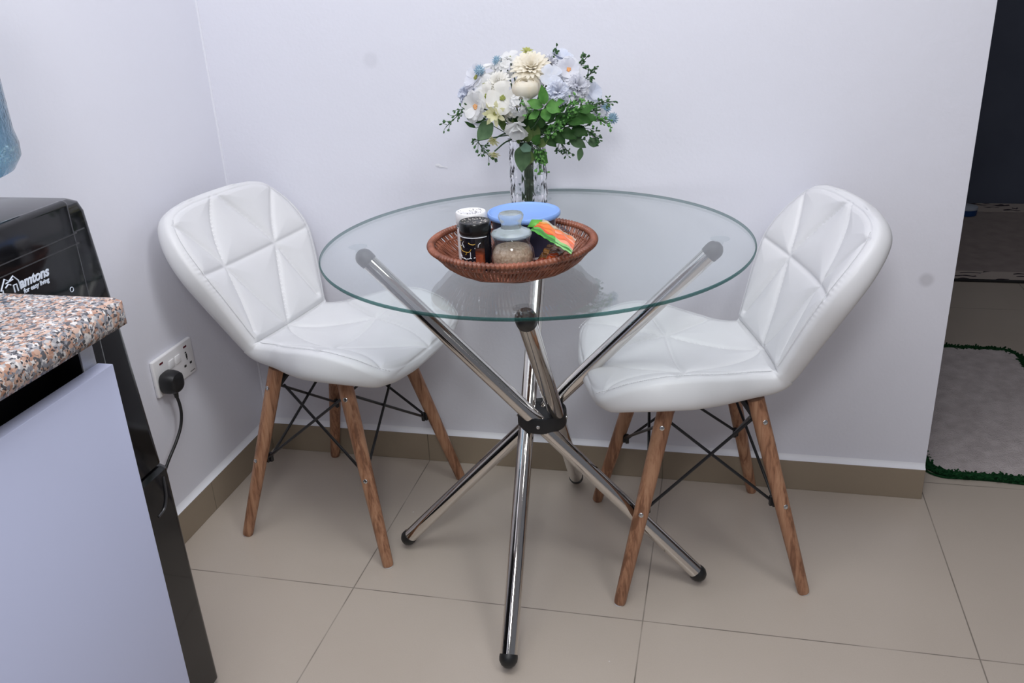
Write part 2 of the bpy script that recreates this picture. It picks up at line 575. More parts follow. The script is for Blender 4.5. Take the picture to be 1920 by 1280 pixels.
def tag(o, label=None, cat=None, group=None, kind=None):
    if label:
        o['label'] = label
    if cat:
        o['category'] = cat
    if group:
        o['group'] = group
    if kind:
        o['kind'] = kind
    return o


def thing(name, label, cat, loc=(0, 0, 0), rz=0.0, group=None):
    o = bpy.data.objects.new(name, None)
    o.empty_display_size = 0.05
    COL.objects.link(o)
    o.location = loc
    o.rotation_euler = (0, 0, rz)
    return tag(o, label, cat, group)


def struct(name, mb, m, parent=None, smooth=False):
    o = mb.build(name, m, parent, smooth=smooth)
    if parent is None:
        o['kind'] = 'structure'
    return o


def copy_tree(o, parent=None):
    c = o.copy()
    COL.objects.link(c)
    if parent is not None:
        c.parent = parent
    for ch in list(o.children):
        copy_tree(ch, c)
    return c


def at(px, py, y):
    """the point of the plane y that the pixel looks at"""
    d = CAM_R @ Vector(((px - 960) / FPX, -(py - 640) / FPX, -1))
    return CAM_C + d * ((y - CAM_C.y) / d.y)


def frame(z, up=Vector((0, 0, 1))):
    """3x3 whose third column is z"""
    z = Vector(z).normalized()
    x = up.cross(z)
    if x.length < 1e-4:
        x = Vector((1, 0, 0)).cross(z)  # added black block that paints the open gap above the door as dark
    x.normalize()
    y = z.cross(x)
    return Matrix((x, y, z)).transposed()


def catmull(P, n):
    P = [np.array(p, float) for p in P]
    P = [2 * P[0] - P[1]] + P + [2 * P[-1] - P[-2]]
    out = []
    for i in range(1, len(P) - 2):
        for k in range(n):
            t = k / n
            a, b, c, d = P[i - 1], P[i], P[i + 1], P[i + 2]
            out.append(0.5 * ((2 * b) + (c - a) * t + (2 * a - 5 * b + 4 * c - d) * t * t + (3 * b - a - 3 * c + d) * t ** 3))
    out.append(P[-2])
    return np.array(out)


def smooth_path(pts, n=8):
    return [Vector(p) for p in catmull(pts, n)]


# ------------------------------------------------------------------ the room
WX = 1.6374      # right end of the back wall
CEIL = 2.75
b = MB(); b.box((-0.2, -3.4, -0.1), (3.6, 3.0, 0.0))
struct('floor', b, M['floor'])
b = MB(); b.box((-0.2, -3.4, CEIL), (3.6, 3.0, CEIL + 0.1))
struct('ceiling', b, M['ceiling'])
b = MB(); b.box((-0.16, 0.012, 0.0), (WX, 0.17, CEIL))
wb = struct('wall_back', b, M['wall_back'])
b = MB(); b.box((-0.16, -3.4, 0.0), (-0.012, 0.012, CEIL))
struct('wall_left', b, M['wall'])
# plaster bead that fills the room corner
b = MB()
b.tube([(-0.012, 0.012, 0.09), (-0.012, 0.012, 1.2), (-0.012, 0.012, CEIL)], 0.0045, 10)
struct('trim_1', b, M['wall'], smooth=True)
HS = 0.0774
b = MB(); b.box((0.0, 0.0, 0.0), (WX, 0.012, HS), 0.0008, 1)
struct('baseboard_back', b, M['skirt'])
b = MB(); b.box((-0.012, -3.4, 0.0), (0.0, 0.012, HS), 0.0008, 1)
struct('baseboard_left', b, M['skirt'])


def ledge(name, A, B, nrm):
    # sloping white filler from skirting top up to the wall
    A, B, nrm = Vector(A), Vector(B), Vector(nrm)
    mb = MB()
    P = []
    for k in range(7):
        t = k / 6
        off = nrm * (0.012 * (1 - t) ** 1.5) + Vector((0, 0, 0.0115 * t ** 1.5))
        P.append([A + off, B + off])
    mb.grid([[P[k][0], P[k][1]] for k in range(7)])
    mb.grid([[A, B], [A + nrm * 0.012, B + nrm * 0.012]])
    return struct(name, mb, M['ledge'], smooth=True)


ledge('trim_2', (0, 0.012, HS + 0.0005), (WX, 0.012, HS + 0.0005), (0, -1, 0))
ledge('trim_3', (-0.012, -3.3, HS + 0.0005), (-0.012, 0.0, HS + 0.0005), (1, 0, 0))
# paint flake on the back wall
b = MB()
random.seed(4)
for (cx, cz, sx, sz) in ((0.527, 0.771, 0.009, 0.004), (0.535, 0.768, 0.007, 0.003), (0.545, 0.766, 0.006, 0.002)):
    ring = [(cx + sx * random.uniform(.6, 1.1) * math.cos(a), 0.0105, cz + sz * random.uniform(.5, 1.1) * math.sin(a)) for a in np.linspace(0, 6.0, 12)]
    b.add(ring + [(cx, 0.0098, cz)], [(i, (i + 1) % 12, 12) for i in range(12)])
b.build('wall_flake', M['ledge'], wb)
# passage beyond the wall's end
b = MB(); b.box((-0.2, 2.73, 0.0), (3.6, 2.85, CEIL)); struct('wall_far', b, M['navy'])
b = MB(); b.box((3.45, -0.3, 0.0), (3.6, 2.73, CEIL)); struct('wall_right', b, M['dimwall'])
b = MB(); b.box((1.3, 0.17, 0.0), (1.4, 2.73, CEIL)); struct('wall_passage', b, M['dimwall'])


# ------------------------------------------------------------------ dining chair
ROWS = [(-.289, .752, .075, .012), (-.288, .745, .125, .014), (-.284, .731, .163, .018), (-.273, .703, .186, .026), (-.251, .660, .201, .038), (-.222, .610, .202, .044),
        (-.194, .555, .185, .040), (-.166, .500, .164, .030), (-.142, .455, .147, .022), (-.118, .434, .142, .022), (-.07, .425, .150, .034),
        (-.01, .424, .178, .048), (.05, .426, .202, .060), (.11, .431, .210, .058), (.165, .435, .203, .040), (.205, .434, .185, .018),
        (.222, .429, .150, .004), (.231, .425, .09, .0), (.234, .423, .05, .0)]


class Shell:
    def __init__(s):
        D = catmull(ROWS, 40)
        ds = np.r_[0, np.cumsum(np.hypot(np.diff(D[:, 0]), np.diff(D[:, 1])))]
        s.L = ds[-1]
        s.ds, s.D = ds, D
        i = np.argmin((D[:, 0] + .138) ** 2 + (D[:, 1] - .449) ** 2)
        s.sC = ds[i]
        # outline polyline in (s, y)
        ol = [(ds[k], D[k, 2]) for k in range(0, len(ds), 4)]
        ol = ol + [(ds[-1], 0)] + [(a, -y) for a, y in ol[::-1]] + [(0.0, 0.0)]
        s.ol = np.array(ol + ol[:1])

    def at(s, q):
        return [np.interp(q, s.ds, s.D[:, k]) for k in range(4)]

    def sx(s, x, seat):
        k = s.ds > s.sC if seat else s.ds <= s.sC
        i = np.argmin(abs(s.D[k, 0] - x))
        return s.ds[k][i]


def seg_dist(S, Y, poly):
    best = np.full(S.shape, 1e9)
    for (a, b_) in poly:
        ax, ay = a
        bx, by = b_
        dx, dy = bx - ax, by - ay
        l2 = dx * dx + dy * dy + 1e-15
        t = np.clip(((S - ax) * dx + (Y - ay) * dy) / l2, 0, 1)
        best = np.minimum(best, np.hypot(S - ax - t * dx, Y - ay - t * dy))
    return best


def curve2(a, c, b_, n=8):
    a, b_, c = np.array(a), np.array(b_), np.array(c)
    P = [(1 - t) ** 2 * a + 2 * t * (1 - t) * c + t * t * b_ for t in np.linspace(0, 1, n + 1)]
    return list(zip([tuple(p) for p in P[:-1]], [tuple(p) for p in P[1:]]))


def make_chair():
    root = thing('dining_chair', 'white quilted leatherette dining chair in the room corner beside the wall socket', 'chair')
    sh = Shell()
    sN = sh.sx(-.219, False)
    sC = sh.sC
    sV = sh.sx(.05, True)
    sT = sh.sx(-.285, False)
    seams = []
    wN = np.interp(sN, sh.ds, sh.D[:, 2])
    seams += [((sN, -wN), (sN, wN))]
    wC = np.interp(sC, sh.ds, sh.D[:, 2])
    crease = [((sC, -wC), (sC, wC))]
    yN, yV = .092, .096
    for g in (-1, 1):
        seams += curve2((sN, g * yN), (sN - .08, g * yN * .75), (0.004, g * .004))
        seams += curve2((sN, g * yN), (sN - .07, g * .13), (sT + .012, g * .178))
        seams += [((sN, g * yN), (sC, 0))]
        seams += curve2((sN, g * yN), (sC - .10, g * .105), (sC - .03, g * .125))
        seams += [((sC, 0), (sV, g * yV))]
        seams += curve2((sV, g * yV), (sV - .05, g * .12), (sh.sx(-.07, True), g * .15))
        seams += [((sV, g * yV), (sh.sx(.09, True), g * .203))]
        seams += curve2((sV, g * yV), (sV + .09, g * .115), (sh.sx(.212, True), g * .172))
        seams += curve2((sV, g * yV), (sV + .10, g * .075), (sh.L - .012, 0))
    seams += [((sV, -yV), (sV, yV))]
    # wrinkles gathered at the wing seams
    olseg = list(zip([tuple(p) for p in sh.ol[:-1]], [tuple(p) for p in sh.ol[1:]]))

    def surf(q, a):
        """q (rows,), a (cols,) -> arrays"""
        x, z, wv, c = sh.at(q)
        e = 1e-3
        x1, z1, _, _ = sh.at(np.clip(q + e, 0, sh.L))
        x0, z0, _, _ = sh.at(np.clip(q - e, 0, sh.L))
        tx, tz = x1 - x0, z1 - z0
        l = np.hypot(tx, tz)
        tx, tz = tx / l, tz / l
        nx, nz = -tz, tx                     # forward / upward normal
        A = a[None, :] * np.ones((len(q), 1))
        Y = A * wv[:, None]
        bend = c[:, None] * np.abs(A) ** 2.0
        X = x[:, None] + nx[:, None] * bend
        Z = z[:, None] + nz[:, None] * bend
        # local normal, tilted inwards at the wings
        sl = 2.0 * c[:, None] * A / np.maximum(wv[:, None], .06)
        k = 1 / np.sqrt(1 + sl ** 2)
        N = np.stack([nx[:, None] * k, -sl * k, nz[:, None] * k], -1)
        P = np.stack([X, Y, Z], -1)
        return P, N, Y, bend

    def rows(q0, q1, n, end0, end1):
        t = np.linspace(0, 1, n)
        if end0:
            t = t ** 1.5
        if end1:
            t = 1 - (1 - t) ** 1.5
        return q0 + (q1 - q0) * t
    na = 124
    u = np.linspace(-1, 1, na + 1)
    a = np.sign(u) * (1 - (1 - np.abs(u)) ** 1.6)

    def half(name, q):
        P, N, Y, bend = surf(q, a)
        S = q[:, None] * np.ones((1, len(a)))
        d = seg_dist(S, Y, olseg)
        d[:, 0] = 0
        d[:, -1] = 0
        qd = np.clip(d / .021, 0, 1)
        rim = np.sqrt(np.clip(1 - (1 - qd) ** 2, 0, 1))
        ds_ = seg_dist(S, Y, seams)
        dc = seg_dist(S, Y, crease)
        dd = np.minimum(np.minimum(ds_, dc), np.maximum(d - .006, 0))
        puff = .0085 * (1 - np.exp(-dd / .020)) - .0028 * np.exp(-(ds_ / .0042) ** 2) - .006 * np.exp(-(dc / .006) ** 2)
        stitch = -.0024 * np.exp(-((d - .0112) / .0022) ** 2)
        wr = np.zeros_like(d)
        if name == 'backrest':
            band = np.exp(-((d - .006) / .007) ** 2) * np.exp(-((S - sN) / .055) ** 2)
            wr = .0016 * band * np.sin(S * 700)
        top = P + N * ((.0165 * rim + (puff + stitch + wr) * np.clip(qd, 0, 1))[..., None])
        bot = P - N * (((.0200 + (0.52 if name == 'seat' else .40) * bend) * rim)[..., None])
        mb = MB()
        mb.grid([[tuple(p) for p in r] for r in top])
        mb.grid([[tuple(p) for p in r] for r in bot], flip=True)
        for r in (0, len(q) - 1):
            if (r == 0 and name == 'seat') or (r and name == 'backrest'):
                mb.grid([[tuple(p) for p in top[r]], [tuple(p) for p in bot[r]]])
        o = mb.build(name, M['leather'], root, angle=60)
        return o, P, N, d
    back, _, _, _ = half('backrest', rows(0, sC, 210, True, False))
    seat, _, _, _ = half('seat', rows(sC, sh.L, 190, False, True))
    # edge stitching, one thread loop per cushion (follows the outline 1 cm in)
    for part, q0, q1, g0 in ((back, .03, sC - .012, 0), (seat, sC + .02, sh.L - .02, 1)):
        for g in (-1, 1):
            qs = np.linspace(q0, q1, 60)
            wv = np.interp(qs, sh.ds, sh.D[:, 2])
            mb = MB()
            pts = []
            for k in range(60):
                fr = (wv[k] - .0115) / wv[k]
                P, N, Y, _ = surf(qs[k:k + 1], np.array([g * fr]))
                pts.append(Vector(P[0, 0]) + Vector(N[0, 0]) * .0170)
            for k in range(0, 59):
                p0, p1 = pts[k], pts[k + 1]
                for s_ in (0.0, 0.5):
                    mb.tube([p0.lerp(p1, s_), p0.lerp(p1, s_ + .32)], .0008, 5)
            mb.build('stitching', M['thread'], part)
    # legs, with bolts
    ends = {}
    for sx in (1, -1):
        for sy in (1, -1):
            foot = Vector((.185 * sx, .187 * sy, 0))
            top = Vector((.084 * sx, .116 * sy, .405))
            ax = (top - foot).normalized()
            ts = [0, .004, .012, .03, .2, .5, .8, 1]
            rs = [.0085, .0108, .0116, .0120, .0130, .0148, .0160, .0162]
            mb = MB()
            mb.tube([foot + (top - foot) * t for t in ts], rs, 20)
            lg = mb.build('leg', M['wood'], root)
            out = Vector((sx * .25, sy, 0)).normalized()
            out = (out - ax * out.dot(ax)).normalized()
            for zz, rr in ((.362, .0158), (.190, .0139)):
                t = zz / .405
                c = foot + (top - foot) * t
                ring = MB()
                fm = frame(out).to_4x4()
                fm.translation = c + out * (rr - .002)
                ring.lathe([(.0048, 0), (.0048, .0034), (.0040, .0040), (.0020, .0040), (.0017, .0026), (.0, .0026)], 14, M4=fm)
                ring.build('bolt', M['steel'], lg)
            gl = MB()
            fm = frame(ax).to_4x4()
            gl.lathe([(.0085, 0.0), (.0100, .0008), (.0100, .0022), (.0, .0022)], 14, M4=Matrix.Translation(foot) )
            gl.build('glide', M['white_plastic'], lg)
            ends[(sx, sy)] = (foot, top, ax)

    def lp(k, z, inner):
        foot, top, ax = ends[k]
        c = foot + (top - foot) * (z / .405)
        return c - Vector((k[0], k[1], 0)).normalized() * inner
    # wire bracing: crossed rods on each of the four sides
    pairs = [((1, 1), (1, -1)), ((1, -1), (-1, -1)), ((-1, -1), (-1, 1)), ((-1, 1), (1, 1))]
    for i, (p, q) in enumerate(pairs):
        for (hi, lo, off) in ((p, q, .016), (q, p, .023)):
            mb = MB()
            A, B = lp(hi, .362, off), lp(lo, .190, off)
            mb.tube([A, B], .0031, 8)
            mb.box((-.004, -.004, -.011), (.004, .004, .011), .001, 1, M4=Matrix.Translation(B))
            mb.build('brace_rod', M['black_metal'], root)
    # seat bracket: black bars from the leg tops to a plate under the seat
    mb = MB()
    mb.box((-.075, -.075, .392), (.075, .075, .400), .002, 1)
    for k in ends:
        mb.tube([lp(k, .362, .010), lp(k, .395, .03)], .007, 8)
        mb.tube([lp(k, .392, .012), (k[0] * .04, k[1] * .04, .394)], .006, 8)
    mb.build('seat_bracket', M['black_metal'], root)
    return root


chair = make_chair()
chair.location = (.339, -.228, 0)
chair.rotation_euler = (0, 0, R(-9))
chair['group'] = 'quilted chairs at the glass table'
c2 = copy_tree(chair)
c2.location = (1.126, -.252, 0)
c2.rotation_euler = (0, 0, R(194.7))
c2['label'] = 'white quilted leatherette dining chair beside the open end of the back wall'

# ------------------------------------------------------------------ glass table
TX, TY, TR, TZ = .8298, -.379, .390, .720
TH = .006
table = thing('dining_table', 'round clear glass dining table on crossed chrome tube legs', 'table', (TX, TY, 0))
mb = MB()
prof = [(0.0, TZ - TH), (TR - .0025, TZ - TH), (TR - .0007, TZ - TH + .0009), (TR, TZ - TH + .0025), (TR, TZ - .0025), (TR - .0007, TZ - .0009), (TR - .0025, TZ), (0.0, TZ)]
n = 160
vs, fs, ms = [], [], []
for j in range(n):
    a = 2 * math.pi * j / n
    for (r, z) in prof[1:-1]:
        vs.append((r * math.cos(a), r * math.sin(a), z))
k = len(prof) - 2
for j in range(n):
    for i in range(k - 1):
        fs.append((j * k + i, ((j + 1) % n) * k + i, ((j + 1) % n) * k + i + 1, j * k + i + 1))
        ms.append(1)
mb.add(vs, fs)
mb.m = ms[:]
mb.add(vs, [[j * k for j in range(n)][::-1], [j * k + k - 1 for j in range(n)]], 0)
gt = mb.build('glass_top', [M['table_glass'], M['glass_edge']], table, angle=8)
gt['label'] = 'clear glass disc with dark green edge'
RT = .0155
lz0, lz1 = .012, TZ - TH - .014
for kq in range(4):
    th = R(kq * 90 - 2)
    foot = Vector((.322 * math.cos(th), .322 * math.sin(th), lz0 + .006))
    t2 = th + math.pi + R(10.5)
    top = Vector((.328 * math.cos(t2), .328 * math.sin(t2), lz1))
    if kq == 3:
        top = Vector((.322 * math.cos(t2), .322 * math.sin(t2), lz1))
    ax = (top - foot).normalized()
    mb = MB()
    p0, p1 = foot + ax * .012, top - ax * .010
    mb.tube([p0, p0.lerp(p1, .33), p0.lerp(p1, .66), p1], RT, 32)
    lg = mb.build('leg', M['chrome'], table)
    fm = frame(-ax).to_4x4()
    fm.translation = foot + ax * .014
    cp = MB()
    cp.lathe([(RT + .001, -.004), (RT + .0016, .002), (RT + .001, .008), (RT * .78, .0155), (RT * .4, .0195), (0.0005, .0205)], 28, M4=fm)
    cp.build('foot_cap', M['rubber'], lg)
    fm = frame(ax).to_4x4()
    fm.translation = top - ax * .012
    cp = MB()
    cp.lathe([(RT + .001, -.012), (RT + .0016, .0), (RT + .001, .006), (RT * .85, .012), (RT * .45, .017), (0.0005, .018)], 28, M4=fm)
    cp.build('top_cap', M['rubber'], lg)
    pd = MB()
    ptop = top + ax * .004
    pd.lathe([(.006, ptop.z), (.0075, TZ - TH - .004), (.017, TZ - TH - .0015), (.0175, TZ - TH - .0003), (.0, TZ - TH - .0003)], 28, M4=Matrix.Translation((ptop.x, ptop.y, 0)))
    pd.build('suction_pad', M['pad'], lg)
mb = MB()
hz = .358
mb.lathe([(.012, hz - .018), (.044, hz - .018), (.0475, hz - .0155), (.0485, hz - .012), (.0485, hz + .012), (.0475, hz + .0155), (.044, hz + .0165), (.040, hz + .012), (.012, hz + .010)], 56)
hub = mb.build('hub', M['hubplastic'], table)
for kq in range(4):
    a = R(kq * 90 - 88)
    sm = MB()
    nrm = Vector((math.cos(a), math.sin(a), 0))
    fm = frame(nrm).to_4x4()
    fm.translation = nrm * .0482 + Vector((0, 0, hz))
    sm.lathe([(.0042, 0), (.0042, .0012), (.0030, .0026), (.0016, .0026), (.0014, .0012), (0.0003, .0012)], 14, M4=fm)
    sm.build('screw', M['steel'], hub)

# ------------------------------------------------------------------ wicker basket
BX, BY = .8225, -.530
basket = thing('wicker_basket', 'round reddish brown wicker basket at the front of the glass table', 'basket', (BX, BY, TZ + .0006))
mb = MB()
BP = [(.090, .003), (.100, .006), (.112, .014), (.122, .024), (.130, .034), (.135, .0405)]
random.seed(11)
ns = 132
for k_ in range(ns):
    a0 = 2 * math.pi * k_ / ns
    sl = .10 + random.uniform(-.02, .02)
    pts = []
    for i, (r, z) in enumerate(BP):
        aa = a0 + sl * (i / 5 - .5)
        rr = r + .0012 * math.sin(i * 2.1 + k_ * math.pi)
        pts.append((rr * math.cos(aa), rr * math.sin(aa), z))
    mb.tube(smooth_path(pts, 3), .0020, 6)
for r, z in ((.104, .0075), (.126, .0285)):
    mb.tube([(r * math.cos(t), r * math.sin(t), z) for t in np.linspace(0, 2 * math.pi, 80, endpoint=False)], .0022, 6, closed=True)
mb.build('woven_side', M['wicker'], basket)
mb = MB()
na_, nb_ = 480, 12
vs, fs = [], []
for i in range(na_):
    t = 2 * math.pi * i / na_
    for j in range(nb_):
        p = 2 * math.pi * j / nb_
        rr = .0057 + .0012 * math.cos(120 * t + p)
        vs.append(((.135 + rr * math.cos(p)) * math.cos(t), (.135 + rr * math.cos(p)) * math.sin(t), .042 + rr * .85 * math.sin(p)))
for i in range(na_):
    for j in range(nb_):
        fs.append((i * nb_ + j, ((i + 1) % na_) * nb_ + j, ((i + 1) % na_) * nb_ + (j + 1) % nb_, i * nb_ + (j + 1) % nb_))
mb.add(vs, fs)
mb.build('rim', M['wicker'], basket)
mb = MB()
for i in range(22):
    r = .006 + i * .0042
    mb.tube([(r * math.cos(t), r * math.sin(t), .003 + .0008 * math.sin(9 * t + i * math.pi)) for t in np.linspace(0, 2 * math.pi, 90, endpoint=False)], .0024, 6, closed=True)
mb.build('woven_base', M['wicker'], basket)
ZB = TZ + .0068


# ------------------------------------------------------------------ things in the basket
def squig(mb, pts, r, mi, cyl):
    """a printed stroke wrapped on a cylinder of radius cyl; pts are (angle deg, z)"""
    mb.tube([(cyl * math.cos(R(a)), cyl * math.sin(R(a)), z) for a, z in smooth_path([(a, z, 0) for a, z in pts], 5) for a, z in [(a, z)]] if False else
            [(cyl * math.cos(R(p[0])), cyl * math.sin(R(p[0])), p[1]) for p in smooth_path([(a, z, 0) for a, z in pts], 5)], r, 5, mi)


def shaker(name, label, loc, dark):
    o = thing(name, label, 'shaker', loc)
    rr = .0245
    mb = MB()
    mb.lathe([(rr - .002, 0), (rr, .002), (rr, .061), (rr - .0015, .064), (rr - .0045, .064), (rr - .0035, .060), (rr - .003, .004), (0.0, .004)], 40, cap=False)
    mb.build('glass_body', M['jar_glass'], o)
    # contents seen through the label window
    mb = MB()
    mb.lathe([(0.0003, .0042), (rr - .0036, .0042), (rr - .0036, .030 if dark else .044), (0.0003, .032 if dark else .045)], 32)
    mb.build('contents', M['spice'] if dark else M['salt'], o)
    # wrap-around label with a round-ended window
    mb = MB()
    lr = rr + .0003
    cols = []
    for i in range(73):
        a = R(-42 + 324 * i / 72) if dark else R(-25 + 300 * i / 72)
        cols.append([(lr * math.cos(a), lr * math.sin(a), z) for z in (.0030, .0200, .040, .0590)])
    mb.grid(cols)
    mb.build('label_wrap', M['label_black'] if dark else M['white_plastic'], o)
    mb = MB()
    lr2 = lr + .0002
    if dark:
        B0 = 245
        squig(mb, [(B0 - 42, .044), (B0 - 25, .038), (B0 - 5, .0365), (B0 + 12, .037), (B0 + 22, .042)], .0006, 0, lr2)
        squig(mb, [(B0 + 12, .052), (B0 + 20, .050), (B0 + 30, .0495), (B0 + 38, .0505)], .0007, 0, lr2)
        squig(mb, [(B0 - 40, .0545), (B0 - 32, .053), (B0 - 22, .0545)], .0006, 0, lr2)
        squig(mb, [(B0 + 1, .036), (B0 + 0, .033), (B0 - 4, .032)], .0006, 0, lr2)
        squig(mb, [(B0 - 8, .011), (B0 + 4, .013), (B0 + 12, .0155)], .0006, 0, lr2)
        squig(mb, [(B0 - 12, .053), (B0 - 17, .050), (B0 - 14, .046), (B0 - 9, .0435)], .00055, 1, lr2)
        squig(mb, [(B0 + 58, .052), (B0 + 50, .049), (B0 + 48, .045)], .00055, 1, lr2)
        squig(mb, [(B0 + 18, .037), (B0 + 18, .030), (B0 + 17, .027), (B0 + 22, .0265)], .0006, 1, lr2)
        squig(mb, [(B0 - 42, .030), (B0 - 34, .0265), (B0 - 30, .0285), (B0 - 27, .0255), (B0 - 20, .025), (B0 - 12, .0258), (B0 - 5, .0246), (B0 + 4, .0252), (B0 + 12, .026), (B0 + 18, .028)], .0007, 1, lr2)
        squig(mb, [(B0 + 30, .0275), (B0 + 36, .0282)], .0006, 1, lr2)
        squig(mb, [(B0 + 24, .0155), (B0 + 30, .011), (B0 + 31, .008), (B0 + 27, .005)], .00055, 1, lr2)
        squig(mb, [(B0 - 40, .012), (B0 - 34, .009), (B0 - 33, .005)], .00055, 1, lr2)
        squig(mb, [(B0 + t, .0603) for t in range(-85, 86, 10)], .0007, 1, lr2)
        for (a, z) in ((B0 - 27, .0455), (B0 + 36, .0435), (B0 + 26, .0195)):
            mb.ball((lr2 * math.cos(R(a)), lr2 * math.sin(R(a)), z), .0008, 6, 1)
        mb.build('label_print', [M['gold'], M['whiteprint']], o)
    else:
        squig(mb, [(175, .058), (185, .0565), (200, .0570), (215, .0565)], .0009, 0, lr2)
        squig(mb, [(180, .046), (186, .044), (192, .0445)], .0006, 0, lr2)
        mb.build('label_print', M['speck'], o)
    cr = rr + .0012
    mb = MB()
    mb.lathe([(cr - .001, .0625), (cr, .0640), (cr, .0800), (cr - .0012, .0822), (cr - .003, .0826), (cr - .004, .0818), (0.0, .0818)], 44, cap=False)
    cap = mb.build('cap', M['cap_black'] if dark else M['white_plastic'], o)
    # spilled grains on the cap
    random.seed(3 if dark else 5)
    mb = MB()
    for _ in range(46 if dark else 34):
        r_ = (cr - .005) * math.sqrt(random.random())
        a = random.uniform(0, 6.28)
        mb.ball((r_ * math.cos(a), r_ * math.sin(a), .0821), random.uniform(.0004, .0009), 5, 0, (random.uniform(1, 2.2), 1, .6))
    g = mb.build('spilled_grains', M['specklight'] if dark else M['speck'], cap)
    g['kind'] = 'stuff'
    return o


shaker('spice_shaker', 'black capped glass spice shaker with squiggle print, front left in the basket', (.7735, -.5775, ZB), True)
shaker('salt_shaker', 'white capped shaker standing behind the black spice shaker in the basket', (.7515, -.5205, ZB), False)

# glass jar of brown sugar
jar = thing('sugar_jar', 'small round glass jar of brown sugar with glass stopper in the basket', 'jar', (.836, -.588, ZB))
jar.scale = (1.03, 1.03, 1.09)
mb = MB()
mb.lathe([(.019, 0), (.024, .0015), (.029, .008), (.0335, .018), (.0345, .028), (.0325, .038), (.0285, .045), (.0275, .048), (.0285, .0515), (.0285, .056), (.0265, .057),
          (.0255, .056), (.0255, .048), (.030, .038), (.032, .028), (.031, .018), (.026, .008), (.018, .004), (0.0003, .004)], 48, cap=False)
mb.build('glass_body', M['jar_glass'], jar)
mb = MB()
mb.lathe([(0.0003, .0045), (.018, .0048), (.0255, .0085), (.0305, .018), (.0315, .028), (.0300, .034), (.026, .0405), (.014, .0425), (0.0003, .0415)], 48)
mb.build('brown_sugar', M['sugar'], jar)
mb = MB()
mb.lathe([(0.0003, .0572), (.0295, .0572), (.0312, .0592), (.0312, .0615), (.0295, .0635), (.022, .0665), (.0165, .069), (.0150, .073), (.0165, .078), (.0190, .083),
          (.0195, .0875), (.0175, .0905), (.012, .0915), (0.0003, .0905)], 12 * 4)
mb.build('stopper', M['lid_glass'], jar)
mb = MB()
mb.tube([(.0288 * math.cos(t), .0288 * math.sin(t), .0565) for t in np.linspace(0, 2 * math.pi, 60, endpoint=False)], .0013, 8, closed=True)
mb.build('seal_ring', M['pad'], jar)

# plastic tub with a blue lid
tub = thing('storage_tub', 'plastic tub with light blue lid at the back of the basket', 'tub', (.833, -.4825, ZB))
mb = MB()
mb.lathe([(.047, 0), (.050, .002), (.054, .068), (.0555, .070), (.0545, .071), (.052, .068), (.048, .004), (0.0003, .004)], 56, cap=False)
mb.build('tub_body', M['tub'], tub)
mb = MB()
cols = []
for i in range(61):
    a = R(150 + 205 * i / 60)
    cols.append([((.0505 + .0036 * (z - .004) / .06) * math.cos(a), (.0505 + .0036 * (z - .004) / .06) * math.sin(a), z) for z in (.006, .03, .064)])
mb.grid(cols)
mb.build('label_wrap', M['tublabel'], tub)
mb = MB()
mb.lathe([(.0555, .0655), (.0605, .066), (.0618, .0675), (.0620, .0715), (.0605, .0740), (.0585, .0742), (.0565, .0722), (.052, .0708), (0.0003, .0692)], 64, cap=False)
lid = mb.build('lid', M['bluelid'], tub)


# packets
def packet_mat(name, stops, clear):
    m, nt, b = newmat(name)
    tc = nd(nt, 'ShaderNodeUVMap')
    sp = nd(nt, 'ShaderNodeSeparateXYZ')
    nt.links.new(tc.outputs[0], sp.inputs[0])
    nz = nd(nt, 'ShaderNodeTexNoise', i_Scale=3.0, i_Detail=2)
    nt.links.new(tc.outputs[0], nz.inputs['Vector'])
    v = math2(nt, 'MULTIPLY_ADD', nz.outputs['Fac'], 0.10, sp.outputs[1])
    rp = nd(nt, 'ShaderNodeValToRGB')
    rp.color_ramp.interpolation = 'CONSTANT'
    e = rp.color_ramp.elements
    e[0].position, e[0].color = 0, c4(stops[0][1])
    e[1].position, e[1].color = stops[1][0], c4(stops[1][1])
    for p, c in stops[2:]:
        e.new(p).color = c4(c)
    nt.links.new(v, rp.inputs[0])
    # the lower end of the packet carries a paler print
    rp2 = nd(nt, 'ShaderNodeValToRGB')
    rp2.color_ramp.interpolation = 'CONSTANT'
    e = rp2.color_ramp.elements
    e[0].position, e[0].color = 0, c4(clear[0][1])
    e[1].position, e[1].color = clear[1][0], c4(clear[1][1])
    for p, c in clear[2:]:
        e.new(p).color = c4(c)
    nt.links.new(v, rp2.inputs[0])
    u = math2(nt, 'MULTIPLY_ADD', sp.outputs[1], 0.25, sp.outputs[0])
    g = math2(nt, 'GREATER_THAN', u, 0.62)
    mx = nd(nt, 'ShaderNodeMix', data_type='RGBA')
    nt.links.new(g, mx.inputs[0])
    nt.links.new(rp.outputs[0], mx.inputs[6])
    nt.links.new(rp2.outputs[0], mx.inputs[7])
    nt.links.new(mx.outputs[2], b.inputs['Base Color'])
    b.inputs['Roughness'].default_value = 0.22
    return m


